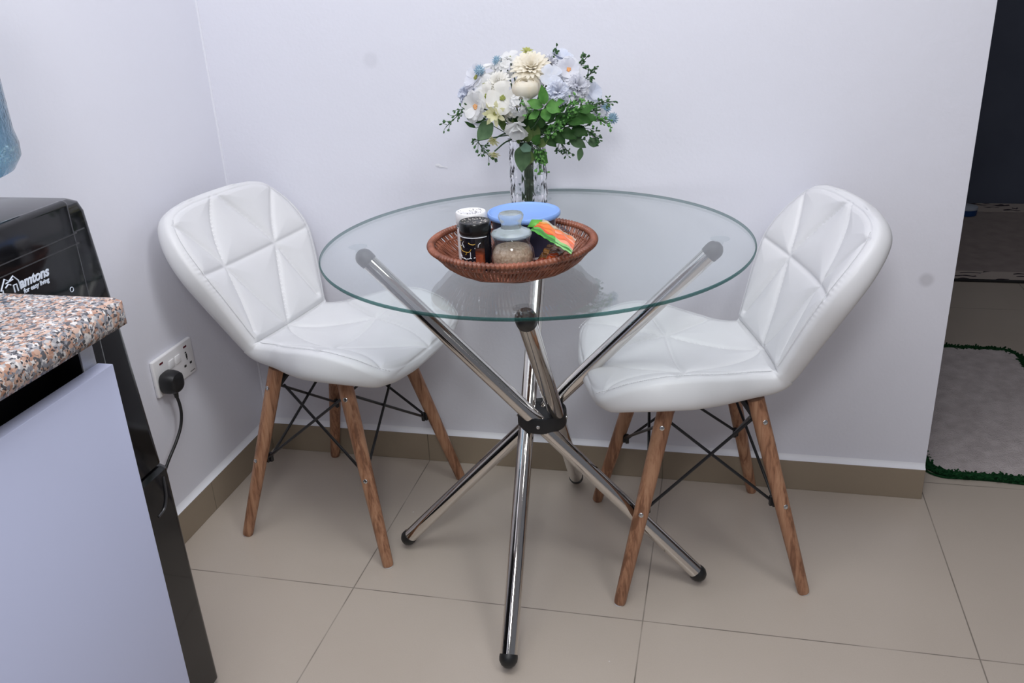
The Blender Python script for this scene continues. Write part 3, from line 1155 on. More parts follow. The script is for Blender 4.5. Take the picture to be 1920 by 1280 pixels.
def packet(name, A, B, C, D, mat, puff, nrm_up, seed, label, parent=None):
    """pillow packet with corners A (u0 v0), B (u0 v1), C (u1 v1), D (u1 v0)"""
    A, B, C, D = map(Vector, (A, B, C, D))
    nrm = (D - A).cross(B - A).normalized()
    if nrm.z < 0:
        nrm = -nrm
    random.seed(seed)
    nu, nv = 36, 24
    uv = []
    mb = MB()
    ph = [random.uniform(0, 6) for _ in range(6)]
    for side in (1, -1):
        G = []
        for i in range(nu + 1):
            u_ = i / nu
            row = []
            for j in range(nv + 1):
                v_ = j / nv
                p = A * (1 - u_) * (1 - v_) + D * u_ * (1 - v_) + C * u_ * v_ + B * (1 - u_) * v_
                e = min(u_, 1 - u_, v_, 1 - v_)
                h = puff * (1 - (1 - min(1, e / .35)) ** 2) * (0.75 + .25 * math.sin(u_ * 6 + ph[0]))
                h += .0011 * math.sin(u_ * 17 + v_ * 9 + ph[1]) * min(1, e / .1) + .0008 * math.sin(v_ * 23 - u_ * 11 + ph[2]) * min(1, e / .1)
                edge = .0005 * math.sin(u_ * 40 + v_ * 33 + ph[3]) * (1 - min(1, e / .08))
                row.append(p + nrm * (side * max(h, .0003) + edge))
            G.append(row)
        mb.grid(G, flip=side < 0)
    o = mb.build(name, mat, parent, weld=False, angle=50)
    ul = o.data.uv_layers.new(name='UVMap')
    per = (nu + 1) * (nv + 1)
    for l in o.data.loops:
        vi = l.vertex_index % per
        ul.data[l.index].uv = (vi // (nv + 1) / nu, vi % (nv + 1) / nv)
    return o


GREEN, DGREEN = (0.05, 0.30, 0.02), (0.02, 0.17, 0.01)
pm = packet_mat('sauce_packet_print', [(0, GREEN), (.10, DGREEN), (.20, (0.07, .34, .03)), (.30, (.60, .06, .01)), (.38, (.75, .17, .015)), (.74, (.66, .30, .06)), (.82, (.50, .45, .33))],
                [(0, (.22, .48, .16)), (.10, DGREEN), (.16, (.24, .50, .17)), (.28, (.80, .28, .17)), (.40, (.72, .13, .03)), (.66, (.80, .30, .19)), (.74, (.70, .19, .06)), (.92, (.55, .45, .33))])
pk = thing('snack_packet', 'orange and green plastic packet leaning over the basket rim', 'packet', (0, 0, 0))
po = packet('film', (.867, -.589, .799), (.876, -.530, .800), (.938, -.583, .783), (.9425, -.655, .782), pm, .006, True, 3, '')
po.parent = pk
tip = MB()
tip.grid([[at(989, 425, -.552), at(997, 411, -.542)], [at(1008, 426, -.556), at(1017, 412, -.542)]])
t_ = tip.build('seal_tip', simple('green_film', (.12, .40, .05), .25), pk)
t_.modifiers.new('solid', 'SOLIDIFY').thickness = .0008


def text(name, body, size, mat, M4, parent, shear=0.0, extrude=.0004, bold=0.0, align='LEFT'):
    cu = bpy.data.curves.new(name, 'FONT')
    cu.body = body
    cu.size = size
    cu.shear = shear
    cu.extrude = extrude
    cu.offset = bold
    cu.align_x = align
    tmp = bpy.data.objects.new(name, cu)
    COL.objects.link(tmp)
    dg = bpy.context.evaluated_depsgraph_get()
    me = bpy.data.meshes.new_from_object(tmp.evaluated_get(dg))
    bpy.data.objects.remove(tmp)
    me.name = name
    me.transform(M4)
    me.materials.clear()
    me.materials.append(mat)
    o = bpy.data.objects.new(name, me)
    COL.objects.link(o)
    o.parent = parent
    return o


# dark print across the packet's upper edge
A, B, C, D = map(Vector, ((.867, -.589, .799), (.876, -.530, .800), (.938, -.583, .783), (.9425, -.655, .782)))
ux = (C - B).normalized()
nz_ = (D - A).cross(B - A).normalized()
nz_ = nz_ if nz_.z > 0 else -nz_
uy = nz_.cross(ux)
T4 = Matrix((ux, uy, nz_)).transposed().to_4x4()
T4.translation = B.lerp(C, .42) + (A - B) * .17 + nz_ * .0075
text('packet_print', 'SUGAR', .0095, M['speck'], T4, pk, extrude=.0003)

am = packet_mat('amber_packet_print', [(0, (.20, .03, .01)), (.25, (.16, .07, .02)), (.5, (.45, .20, .03)), (.7, (.20, .11, .06)), (.85, (.35, .20, .08))],
                [(0, (.40, .06, .01)), (.3, (.25, .05, .02)), (.5, (.13, .07, .04)), (.75, (.35, .18, .06))])
pk2 = thing('spice_packet', 'crumpled amber packet lying under the orange packet in the basket', 'packet', (0, 0, 0))
p2 = packet('film', (.872, -.604, ZB + .016), (.886, -.540, ZB + .034), (.922, -.572, ZB + .036), (.905, -.612, ZB + .032), am, .0085, True, 8, '')
p2.parent = pk2

# ------------------------------------------------------------------ crystal vase
VX, VY = .775, -.170
vase = thing('crystal_vase', 'clear cut crystal cylinder vase holding the bouquet on the glass table', 'vase', (VX, VY, TZ + .0003))
mb = MB()
nc, nr, VH = 12, 8, .143
Ro, Ri = .0375, .0312
vs, fs = [], []
rowz = [VH * i / nr for i in range(nr + 1)]
for i, z in enumerate(rowz):
    for j in range(nc):
        a = 2 * math.pi * (j + .5 * (i % 2)) / nc
        rr = Ro + (.0022 if (i % 2 == 0) else -.0018)
        vs.append((rr * math.cos(a), rr * math.sin(a), z))
for i in range(nr):
    for j in range(nc):
        a_, b2 = i * nc + j, i * nc + (j + 1) % nc
        c_, d_ = (i + 1) * nc + j, (i + 1) * nc + (j + 1) % nc
        if i % 2 == 0:
            fs += [(a_, b2, c_), (b2, d_, c_)]
        else:
            fs += [(a_, b2, d_), (a_, d_, c_)]
o1 = len(vs)
for z in (VH, .012):
    for j in range(nc * 2):
        a = 2 * math.pi * j / (nc * 2)
        vs.append((Ri * math.cos(a), Ri * math.sin(a), z))
nn = nc * 2
for j in range(nn):
    fs.append((o1 + j, o1 + (j + 1) % nn, o1 + nn + (j + 1) % nn, o1 + nn + j))
fs.append(tuple(o1 + nn + j for j in range(nn)))
fs.append(tuple(range(nc))[::-1])
top_off = nr * nc
for j in range(nc):
    i0, i1, i2 = o1 + (2 * j + 1) % nn, o1 + (2 * j + 2) % nn, o1 + (2 * j + 3) % nn
    q0, q1 = top_off + j, top_off + (j + 1) % nc
    fs += [(q0, q1, i1), (q0, i1, i0), (q1, i2, i1)]
mb.add(vs, fs)
mb.build('faceted_body', M['crystal'], vase, smooth=False)

# ------------------------------------------------------------------ bouquet
MOUTH = Vector((VX, VY, TZ + VH - .002))
CEN = Vector((VX + .012, VY + .02, .885))
rnd = random.Random(21)


def petal(mb, M4, L, W, cup=.25, curl=.2, tipw=.5, base=.12, n=6, m=4, mi=0, notch=0.0, ruffle=0.0, ph=0.0):
    """petal growing along local +X from the origin, local +Z is its face"""
    G = []
    for i in range(n + 1):
        t = i / n
        wd = W * (base + (1 - base) * math.sin(math.pi * min(1, t ** (.8 if tipw > .5 else 1.0) * (.5 + .5 * (1 - tipw) + 0.0) + 0.0)) if tipw < .5 else base + (1 - base) * math.sin(math.pi * (t ** .85) * (.62 + .3 * (1 - tipw))))
        if i == n:
            wd *= .45 if tipw > .4 else .1
        row = []
        for j in range(m + 1):
            s_ = 2 * j / m - 1
            x = L * (t - notch * (1 - abs(s_)) * (t > .95))
            y = wd * s_
            z = cup * L * t * t - curl * L * max(0, t - .55) ** 2 * 3 + .25 * W * s_ * s_ * (cup + .2)
            z += ruffle * L * math.sin(s_ * 5 + ph) * t
            row.append(M4 @ Vector((x, y, z)))
        G.append(row)
    mb.grid(G, mi)


def rotz(a):
    return Matrix.Rotation(a, 4, 'Z')


def roty(a):
    return Matrix.Rotation(a, 4, 'Y')


def bloom_matrix(c, face, spin=0.0):
    m = frame(face).to_4x4() @ rotz(spin)
    m.translation = c
    return m


def b_cosmos(mb, m4, r, k=7, cup=.18):
    for layer in range(2):
        for i in range(k):
            a = 2 * math.pi * (i + .5 * layer) / k + rnd.uniform(-.1, .1)
            petal(mb, m4 @ rotz(a) @ roty(-(.12 + .22 * layer) + rnd.uniform(-.1, .1)), r * (1 - .12 * layer), r * .36, cup, .15, .9, n=6, m=4, ruffle=.04, ph=rnd.uniform(0, 6))


def b_mum(mb, m4, r):
    for ring, (k, el, ln) in enumerate(((20, .02, 1.0), (20, .25, .98), (18, .5, .92), (15, .75, .84), (12, 1.0, .72), (8, 1.25, .6))):
        for i in range(k):
            a = 2 * math.pi * (i + .5 * (ring % 2)) / k + rnd.uniform(-.06, .06)
            petal(mb, m4 @ rotz(a) @ roty(-el + rnd.uniform(-.06, .06)), r * ln, r * .105, .16, .35, .8, base=.4, n=6, m=2)


def b_bud(mb, m4, r):
    """closed cup: overlapping petals that lie on nested spheres"""
    for ring, (k, p1, rad, span) in enumerate(((5, 52, 1.0, 48), (4, 40, .93, 60), (4, 26, .86, 60), (3, 12, .78, 80))):
        for i in range(k):
            a0 = 2 * math.pi * (i + .37 * ring) / k
            G = []
            for q in range(11):
                t = q / 10
                th = math.pi - (math.pi - R(p1)) * t
                row = []
                for j in range(9):
                    s_ = 2 * j / 8 - 1
                    th2 = th + R(9) * s_ * s_ * t
                    ph = a0 + R(span) * s_ * (1 - .12 * t)
                    rr = r * (rad + .06 * (i % 2) + .05 * s_ * (1 if ring % 2 else -1) + .07 * max(0, t - .8) / .2 * (ring < 2))
                    row.append(m4 @ Vector((rr * math.sin(th2) * math.cos(ph), rr * math.sin(th2) * math.sin(ph), rr * .76 * math.cos(th2) + r * .05)))
                G.append(row)
            mb.grid(G)


def b_carnation(mb, m4, r, k=96):
    for i in range(k):
        el = math.asin(rnd.uniform(-.15, .98))
        a = i * 2.39996
        ln = r * rnd.uniform(.82, 1.04)
        petal(mb, m4 @ rotz(a) @ roty(-el) @ Matrix.Rotation(rnd.uniform(-.7, .7), 4, 'X'), ln, r * .25, .05, .25, .95, base=.2, n=5, m=4, notch=.1, ruffle=.09, ph=rnd.uniform(0, 6))


def b_hydrangea(mb, m4, r, k=16, fl=.42):
    for i in range(k):
        el = math.asin(rnd.uniform(-.25, .98))
        a = i * 2.39996
        d = Vector((math.cos(el) * math.cos(a), math.cos(el) * math.sin(a), math.sin(el)))
        d = (d + Vector((rnd.uniform(-.3, .3), rnd.uniform(-.3, .3), rnd.uniform(-.3, .3)))).normalized()
        q = m4 @ bloom_matrix(d * r * .72, d, rnd.uniform(0, 6))
        for p in range(4):
            petal(mb, q @ rotz(p * math.pi / 2) @ roty(-.25), r * fl, r * fl * .48, .1, .2, .9, base=.2, n=4, m=3)


def b_four(mb, m4, r):
    for p in range(4):
        petal(mb, m4 @ rotz(p * math.pi / 2 + rnd.uniform(-.12, .12)) @ roty(-.18 + rnd.uniform(-.12, .1)), r, r * .5, .12, .35, .95, base=.15, n=7, m=5, ruffle=.03, ph=p)


def b_star(mb, m4, r, k=7):
    for layer, el in ((0, .25), (1, .75)):
        for i in range(k):
            a = 2 * math.pi * (i + .5 * layer) / k
            petal(mb, m4 @ rotz(a) @ roty(-el), r * (1 - .25 * layer), r * .17, .1, .2, .2, base=.3, n=5, m=2)


def b_thistle(mb, m4, r):
    for i in range(70):
        el = math.asin(1 - 2 * (i + .5) / 70)
        a = i * 2.39996
        d = Vector((math.cos(el) * math.cos(a), math.cos(el) * math.sin(a), math.sin(el)))
        mb.tube([m4 @ (d * r * .35), m4 @ (d * r * rnd.uniform(.9, 1.1))], [r * .13, r * .03], 4)
    mb.ball(m4.translation, r * .55, 10)


def b_bell(mb, m4, r):
    for ring, (k, el) in enumerate(((5, .5), (5, .95))):
        for i in range(k):
            a = 2 * math.pi * (i + .5 * ring) / k + rnd.uniform(-.15, .15)
            petal(mb, m4 @ rotz(a) @ roty(-el + rnd.uniform(-.15, .15)), r, r * .42, .2, .3, .9, base=.2, n=6, m=4, ruffle=.05, ph=i)


BLOOMS = {'cosmos': b_cosmos, 'mum': b_mum, 'bud': b_bud, 'carnation': b_carnation, 'hydrangea': b_hydrangea, 'four': b_four, 'star': b_star, 'thistle': b_thistle, 'bell': b_bell}
EYES = {'cosmos': 'orange_eye', 'four': 'green_eye', 'star': 'yellow_green', 'bell': 'yellow_green'}


def stem_path(c, face, seed):
    rs = random.Random(seed)
    a, r_ = rs.uniform(0, 6.28), .011 * math.sqrt(rs.random())
    foot = Vector((VX + r_ * math.cos(a), VY + r_ * math.sin(a), TZ + .016 + rs.uniform(0, .02)))
    off = Vector((c.x - MOUTH.x, c.y - MOUTH.y, 0))
    mo = MOUTH + Vector((off.x, off.y, 0)) * .10 + Vector((foot.x - VX, foot.y - VY, 0)) * .7
    l_ = math.hypot(mo.x - VX, mo.y - VY)
    if l_ > .024:
        mo = Vector((VX + (mo.x - VX) * .024 / l_, VY + (mo.y - VY) * .024 / l_, mo.z))
    mid = mo.lerp(c, .55) + Vector((0, 0, .012))
    return smooth_path([foot, mo, mid, c - Vector(face).normalized() * .004], 7)


def flower(kind, px, py, y, r, mat, label, face=None, name='flower', eye=True, eyemat=None, tilt=.0):
    c = at(px, py, y)
    if face is None:
        face = (c - CEN)
        face = (face.normalized() + Vector((0.1, -.75, .25))).normalized()
    r *= 1.12
    o = thing(name, label, 'flower', (VX, VY, TZ), 0, 'artificial flowers in the vase')
    inv = Matrix.Translation((-VX, -VY, -TZ))
    m4 = inv @ bloom_matrix(c, face, rnd.uniform(0, 6))
    mb = MB()
    BLOOMS[kind](mb, m4, r)
    bl = mb.build('petals', M[mat], o, weld=False, angle=70)
    if eye and kind in EYES:
        mb = MB()
        for i in range(14):
            a, rr = i * 2.4, r * .16 * math.sqrt((i + .5) / 14)
            mb.ball(m4 @ Vector((rr * math.cos(a), rr * math.sin(a), r * .10)), r * .055, 6)
        mb.ball(m4 @ Vector((0, 0, r * .03)), r * .13, 8)
        mb.build('flower_centre', M[eyemat or EYES[kind]], o)
    mb = MB()
    mb.tube([inv @ p for p in stem_path(c, face, (px * 31 + py * 17) % 9999)], .0016, 6)
    mb.build('stem', M['stem'], o)
    return o


F = flower
flower('mum', 996, 132, -.195, .0365, 'cream', 'large cream chrysanthemum at the top middle of the bouquet', (.12, -.55, .62), 'chrysanthemum')
flower('bud', 986, 167, -.240, .0220, 'cream', 'plump cream peony bud below the cream chrysanthemum', (.05, -.25, .9), 'peony_bud')
flower('mum', 934, 160, -.215, .0255, 'ivory_petal', 'ivory white rose left of the cream peony bud', (-.3, -.7, .6), 'rose')
flower('four', 943, 184, -.245, .0285, 'ivory_petal', 'four petalled ivory blossom with green eye below the ivory rose', (-.1, -.95, .35), 'dogwood_blossom')
flower('carnation', 1045, 174, -.250, .0225, 'blue_petal', 'pale blue carnation just right of the cream peony bud', (.15, -.85, .35), 'carnation')
flower('carnation', 1081, 164, -.215, .0230, 'lilac_petal', 'pale blue carnation at the outer right of the bouquet', (.5, -.7, .45), 'carnation')
flower('carnation', 1031, 118, -.170, .0160, 'lilac_petal', 'small pale carnation right of the cream chrysanthemum', (.3, -.5, .7), 'carnation')
flower('cosmos', 1066, 131, -.185, .0225, 'lilac_petal', 'white cosmos with an orange centre above the pale blue carnations', (.25, -.85, .4), 'cosmos')
flower('cosmos', 1052, 108, -.150, .0215, 'blue_petal', 'pale cosmos at the top right tip of the bouquet', (.3, -.3, .9), 'cosmos', False)
flower('four', 955, 109, -.160, .0190, 'white_petal', 'small white blossom on the top left of the chrysanthemum', (-.2, -.5, .8), 'blossom')
flower('hydrangea', 950, 128, -.165, .0230, 'white_petal', 'white hydrangea head tucked behind the ivory rose', (-.2, -.6, .7), 'hydrangea')
flower('four', 1033, 142, -.215, .0200, 'blue_petal', 'pale blue four petalled blossom between chrysanthemum and carnations', (.2, -.8, .5), 'blossom', False)
flower('cosmos', 894, 146, -.190, .0270, 'lilac_petal', 'pale lilac cosmos at the upper left of the bouquet', (-.6, -.6, .5), 'cosmos', True, 'yellow_green')
flower('carnation', 877, 178, -.185, .0190, 'blue_petal', 'pale blue carnation at the far left of the bouquet', (-.7, -.6, .3), 'carnation')
flower('cosmos', 893, 200, -.225, .0280, 'white_petal', 'white cosmos with an orange centre on the left of the bouquet', (-.45, -.85, .15), 'cosmos')
flower('hydrangea', 898, 219, -.205, .0190, 'lilac_petal', 'small lilac hydrangea head under the left white cosmos', (-.5, -.7, -.2), 'hydrangea')
flower('star', 929, 213, -.250, .0235, 'lemon', 'pale lemon star flower in the lower left of the bouquet', (-.2, -.95, .05), 'star_flower')
flower('hydrangea', 975, 196, -.250, .0215, 'white_petal', 'white hydrangea head directly below the cream peony bud', (-.05, -.95, .2), 'hydrangea')
flower('bell', 971, 234, -.250, .0255, 'white_petal', 'white drooping blossom hanging above the vase mouth', (-.05, -.75, -.65), 'blossom', False)
flower('hydrangea', 966, 216, -.225, .0190, 'ivory_petal', 'ivory hydrangea head above the drooping white blossom', (-.1, -.95, .0), 'hydrangea')
flower('four', 913, 180, -.235, .0210, 'ivory_petal', 'ivory blossom between the left white cosmos and ivory rose', (-.4, -.85, .3), 'blossom')
flower('thistle', 899, 132, -.205, .0100, 'thistle', 'blue thistle head over the upper left lilac cosmos', None, 'thistle')
flower('thistle', 932, 114, -.170, .0095, 'thistle', 'blue green thistle head at the top left of the bouquet', None, 'thistle')
flower('thistle', 1149, 222, -.175, .0105, 'thistle', 'blue thistle head at the far right tip of the bouquet', (.9, -.3, .3), 'thistle')
flower('thistle', 1136, 203, -.165, .0095, 'thistle', 'blue thistle head above the far right berry sprig', (.8, -.4, .4), 'thistle')
flower('star', 988, 98, -.175, .0130, 'yellow_green', 'yellow green sprig flower on the top of the bouquet', (.2, -.3, .9), 'star_flower', False)
flower('star', 926, 262, -.235, .0135, 'lemon', 'small lemon star flower hanging left of the vase mouth', (-.3, -.7, -.5), 'star_flower')
flower('star', 927, 287, -.235, .0125, 'lemon', 'lowest small lemon star flower drooping left of the vase', (0, -.6, -.8), 'star_flower')
flower('cosmos', 1110, 174, -.165, .0200, 'blue_petal', 'translucent pale blossom right of the outer carnation', (.6, -.5, .3), 'cosmos', False)
flower('hydrangea', 1124, 212, -.170, .0165, 'lilac_petal', 'pale lilac hydrangea head at the lower right of the bouquet', (.7, -.6, .2), 'hydrangea')
flower('four', 908, 160, -.215, .0200, 'white_petal', 'white blossom between lilac cosmos and ivory rose', (-.4, -.8, .4), 'blossom', True, 'yellow_green')
flower('hydrangea', 1010, 186, -.215, .0200, 'white_petal', 'white hydrangea head right of the cream peony bud, above the bright leaves', (.1, -.8, .4), 'hydrangea')
flower('hydrangea', 948, 205, -.215, .0200, 'ivory_petal', 'ivory hydrangea head behind the pale lemon star flower', (-.2, -.9, .1), 'hydrangea')
flower('hydrangea', 1018, 158, -.185, .0210, 'lilac_petal', 'pale lilac hydrangea head behind the near pale blue carnation', (.1, -.8, .5), 'hydrangea')
flower('hydrangea', 917, 140, -.165, .0210, 'white_petal', 'white hydrangea head behind the upper left lilac cosmos', (-.3, -.6, .7), 'hydrangea')
flower('carnation', 1062, 152, -.165, .0200, 'blue_petal', 'pale blue carnation peeking out behind the white cosmos', (.3, -.6, .6), 'carnation')
flower('hydrangea', 975, 128, -.150, .0200, 'ivory_petal', 'ivory hydrangea head behind the cream chrysanthemum', (-.1, -.4, .9), 'hydrangea')


def leaf(mb, base, d, nrm, L, W, shape='oval', mi=0, bend=.25, fold=.15):
    d = Vector(d).normalized()
    nrm = Vector(nrm)
    nrm = (nrm - d * nrm.dot(d)).normalized()
    sd = d.cross(nrm)
    n, m = 9, 4
    G = []
    for i in range(n + 1):
        t = i / n
        if shape == 'round':
            wd = W * math.sqrt(max(0, 1 - (2 * t - 1) ** 2)) ** .9
        else:
            wd = W * math.sin(math.pi * t ** .8) ** .9 if t < 1 else 0
        row = []
        for j in range(m + 1):
            s_ = 2 * j / m - 1
            row.append(base + d * L * t + sd * wd * s_ + nrm * (-bend * L * t * t + fold * wd * abs(s_) + .002 * math.sin(t * 9) * abs(s_)))
        G.append(row)
    mb.grid(G, mi)


def sprig(name, label, pts, leaves, mat, shape='oval', vein=True):
    """pts: px,py,y from the vase mouth outwards; leaves: (px,py,y, dx,dy (pixels), length, width)"""
    o = thing(name, label, 'foliage', (VX, VY, TZ), 0, 'leaf sprigs in the vase')
    inv = Matrix.Translation((-VX, -VY, -TZ))
    P = [at(*p) for p in pts]
    rs = random.Random(int(pts[-1][0] * 31 + pts[-1][1] * 17) % 9999)
    r_, a = .010 * rs.random(), rs.uniform(0, 6.28)
    path = smooth_path([Vector((VX + r_ * math.cos(a), VY + r_ * math.sin(a), TZ + .02)), MOUTH + Vector((r_ * math.cos(a), r_ * math.sin(a) - .006, 0))] + P, 6)
    mb = MB()
    mb.tube([inv @ p for p in path], [.0014 - .0007 * i / len(path) for i in range(len(path))], 6)
    for (px, py, y, dx, dy, L, W, *rest) in leaves:
        base = at(px, py, y)
        tip = at(px + dx, py + dy, y + (rest[0] if rest else -.01))
        q = min(path, key=lambda p: (p - base).length)
        mb.tube([inv @ q, inv @ q.lerp(base, .5) + Vector((0, 0, .001)), inv @ base], .0006, 5)
    mb.build('stem', M['stem'], o)
    for (px, py, y, dx, dy, L, W, *rest) in leaves:
        base = at(px, py, y)
        tip = at(px + dx, py + dy, y + (rest[0] if rest else -.01))
        nrm = Vector((rs.uniform(-.35, .35), -.8, .55 + rs.uniform(-.2, .2)))
        mb = MB()
        leaf(mb, inv @ base, tip - base, nrm, L, W, shape, bend=rs.uniform(.08, .3), fold=rs.uniform(.08, .22))
        mb.build('leaf', M[mat if not (len(rest) > 1) else rest[1]], o)
    return o


def berries(name, label, pts, k, spread, mat, blen=.0115, bs=.00185):
    o = thing(name, label, 'foliage', (VX, VY, TZ), 0, 'berry sprigs in the vase')
    inv = Matrix.Translation((-VX, -VY, -TZ))
    P = [at(*p) for p in pts]
    rs = random.Random(int(pts[-1][0] * 31 + pts[-1][1] * 17) % 9999)
    r_, a = .010 * rs.random(), rs.uniform(0, 6.28)
    path = smooth_path([Vector((VX + r_ * math.cos(a), VY + r_ * math.sin(a), TZ + .02)), MOUTH + Vector((r_ * math.cos(a), r_ * math.sin(a) - .006, 0))] + P, 7)
    mb = MB()
    mb.tube([inv @ p for p in path], [.0013 - .0006 * i / len(path) for i in range(len(path))], 6)
    bb = MB()
    s0 = len(path) - 1 - 7 * max(1, len(P) - 1)
    k = int(k * 1.35)
    for i in range(k):
        t = s0 + (len(path) - 1 - s0) * (i + .6) / k
        q = path[min(int(t), len(path) - 1)]
        tan = (path[min(int(t) + 1, len(path) - 1)] - path[max(int(t) - 1, 0)]).normalized()
        d = (tan * .8 + Vector((rs.uniform(-1, 1), rs.uniform(-1, 1), rs.uniform(-1, 1))) * spread).normalized()
        L = blen * rs.uniform(.6, 1.25)
        e = q + d * L
        mb.tube([inv @ q, inv @ e], .0005, 4)
        for z in range(rs.choice((1, 2, 2, 3))):
            dd = (d + Vector((rs.uniform(-1, 1), rs.uniform(-1, 1), rs.uniform(-1, 1))) * .7).normalized()
            e2 = e + dd * L * .45
            mb.tube([inv @ e, inv @ e2], .0004, 4)
            bb.ball(inv @ e2, bs * rs.uniform(.8, 1.2), 6, 0, (1, 1, 1.8), frame(dd))
    mb.build('stem', M['stem'], o)
    g = bb.build('berries', M[mat], o)
    g['kind'] = 'stuff'
    return o


sprig('leaf_sprig', 'bright green leaf sprig in the centre of the bouquet below the peony bud', [(1003, 235, -.25), (1022, 200, -.275)],
      [(1021, 196, -.277, -4, -34, .036, .0095), (1024, 199, -.278, 34, 12, .030, .0092), (1022, 203, -.278, 4, 26, .025, .0105), (1017, 200, -.275, -28, -12, .030, .0100), (1026, 197, -.272, 38, -10, .034, .0085, .0), (1012, 208, -.272, -26, 18, .026, .0080)], 'leaf_bright')
sprig('leaf_sprig', 'mid green broad leaf spray right of the central bright sprig', [(1030, 240, -.22), (1075, 210, -.235), (1112, 198, -.22)],
      [(1040, 225, -.24, 34, -4, .036, .0100), (1058, 216, -.238, 34, -14, .036, .0095), (1058, 220, -.235, 40, 12, .040, .0105), (1085, 208, -.23, 34, -12, .034, .0095), (1078, 214, -.225, 36, 18, .036, .0105), (1042, 212, -.24, 26, -26, .034, .0090), (1090, 212, -.215, 34, 16, .034, .0090)], 'leaf_mid')
sprig('leaf_sprig', 'dark green leaf spray filling the lower right of the bouquet', [(1010, 260, -.21), (1055, 248, -.225), (1095, 240, -.21)],
      [(1022, 252, -.225, 20, 22, .032, .0105), (1040, 246, -.228, 20, 26, .032, .0110), (1052, 244, -.226, 32, 14, .034, .0115), (1072, 240, -.22, 34, 12, .034, .0110), (1040, 236, -.23, 30, -10, .032, .0100), (1066, 236, -.222, 30, -18, .032, .0095), (1000, 246, -.22, -4, -30, .032, .0095), (1012, 240, -.235, 8, -26, .030, .0090), (1030, 256, -.215, 26, 10, .030, .0100)], 'leaf_dark')
sprig('leaf_sprig', 'deep green leaf spray behind the drooping white blossom', [(985, 250, -.19), (1000, 222, -.195)],
      [(985, 246, -.195, -22, -26, .034, .0110), (992, 238, -.20, -4, -34, .036, .0110), (1000, 232, -.20, 18, -30, .036, .0115), (990, 252, -.205, 24, -10, .032, .0110), (1004, 226, -.195, 34, -18, .036, .0110), (980, 256, -.20, -30, -8, .030, .0095), (1006, 240, -.195, 38, 4, .036, .0110), (1020, 226, -.20, 32, -22, .034, .0105), (1040, 226, -.20, 36, -16, .036, .0105)], 'leaf_dark')
sprig('leaf_sprig', 'olive green leaf spray hanging over the front of the vase', [(996, 268, -.215)],
      [(988, 266, -.225, 2, -28, .032, .0100), (1000, 270, -.228, 14, -20, .026, .0090, -.01, 'leaf_mid'), (1008, 274, -.226, 22, -18, .028, .0090), (1002, 282, -.225, 26, 24, .036, .0120, -.01, 'leaf_mid'), (996, 284, -.226, -6, 22, .028, .0100), (1000, 262, -.22, 10, -32, .032, .0095)], 'leaf_olive')
sprig('eucalyptus_sprig', 'big sage green leaf hanging down in front of the vase', [(990, 268, -.222)],
      [(984, 272, -.232, -8, 46, .052, .0185, -.012)], 'leaf_sage')
sprig('eucalyptus_sprig', 'grey green round leaf at the vase mouth', [(986, 262, -.225)],
      [(978, 274, -.240, 18, 8, .022, .0095, -.012)], 'leaf_grey', 'round')
sprig('eucalyptus_sprig', 'large sage leaf at the lower left of the bouquet', [(965, 258, -.215), (925, 236, -.225)],
      [(924, 230, -.235, -32, 32, .045, .0175, -.01), (912, 224, -.225, -32, 2, .030, .0055, .0, 'leaf_dark'), (892, 240, -.215, -24, -14, .026, .0040, .0, 'leaf_dark'), (886, 226, -.22, -12, -18, .022, .0070, -.01, 'leaf_dark')], 'leaf_sage')
sprig('eucalyptus_sprig', 'olive eucalyptus spray drooping at the lower right of the bouquet', [(1030, 262, -.205), (1070, 258, -.205), (1098, 262, -.20)],
      [(1066, 256, -.21, 32, 20, .040, .0110, .0), (1102, 268, -.20, 26, -4, .024, .0100, .0), (1090, 276, -.205, -5, 26, .028, .0065, .0), (1088, 262, -.20, -10, -22, .026, .0080, .0)], 'leaf_sage')
sprig('leaf_sprig', 'young green leaves at the left of the vase mouth', [(972, 262, -.20), (955, 245, -.205)],
      [(965, 258, -.21, -22, -22, .032, .0065), (968, 252, -.212, -10, -30, .032, .0070), (972, 270, -.215, 0, -30, .032, .0050), (950, 246, -.21, -12, -22, .026, .0070), (943, 238, -.215, -6, -24, .026, .0075)], 'leaf_olive')

berries('berry_sprig', 'dark berry sprig reaching out at the left of the bouquet', [(880, 207, -.22), (862, 214, -.225), (836, 238, -.225)], 15, .6, 'berry')
berries('berry_sprig', 'dark berry sprig drooping at the lower left of the bouquet', [(905, 262, -.225), (902, 274, -.228), (922, 298, -.23)], 15, .55, 'berry')
berries('berry_sprig', 'dark berry sprig at the top right corner of the bouquet', [(1075, 140, -.17), (1084, 128, -.17), (1098, 110, -.165)], 12, .6, 'berry')
berries('berry_sprig', 'dark berry sprig right of the white cosmos', [(1080, 160, -.17), (1096, 150, -.172), (1112, 132, -.17)], 14, .7, 'berry')
berries('berry_sprig', 'long dark berry sprig pointing to the right edge of the bouquet', [(1085, 205, -.20), (1112, 196, -.20), (1146, 190, -.19)], 18, .7, 'berry')
berries('berry_sprig', 'green berry sprig under the far right blue thistle', [(1085, 228, -.20), (1112, 224, -.205), (1142, 228, -.20)], 18, .65, 'berry_light')
berries('berry_sprig', 'green berry sprig trailing down at the right of the bouquet', [(1080, 236, -.20), (1098, 244, -.21), (1122, 262, -.205)], 22, .7, 'berry')
berries('berry_sprig', 'dark berry cluster hanging right of the vase mouth', [(1040, 258, -.20), (1052, 268, -.205), (1068, 288, -.20)], 16, .8, 'berry')
berries('berry_sprig', 'bright green berry cluster hanging in front of the vase', [(1004, 268, -.225), (1010, 288, -.235), (1013, 324, -.235)], 22, .65, 'berry_light')
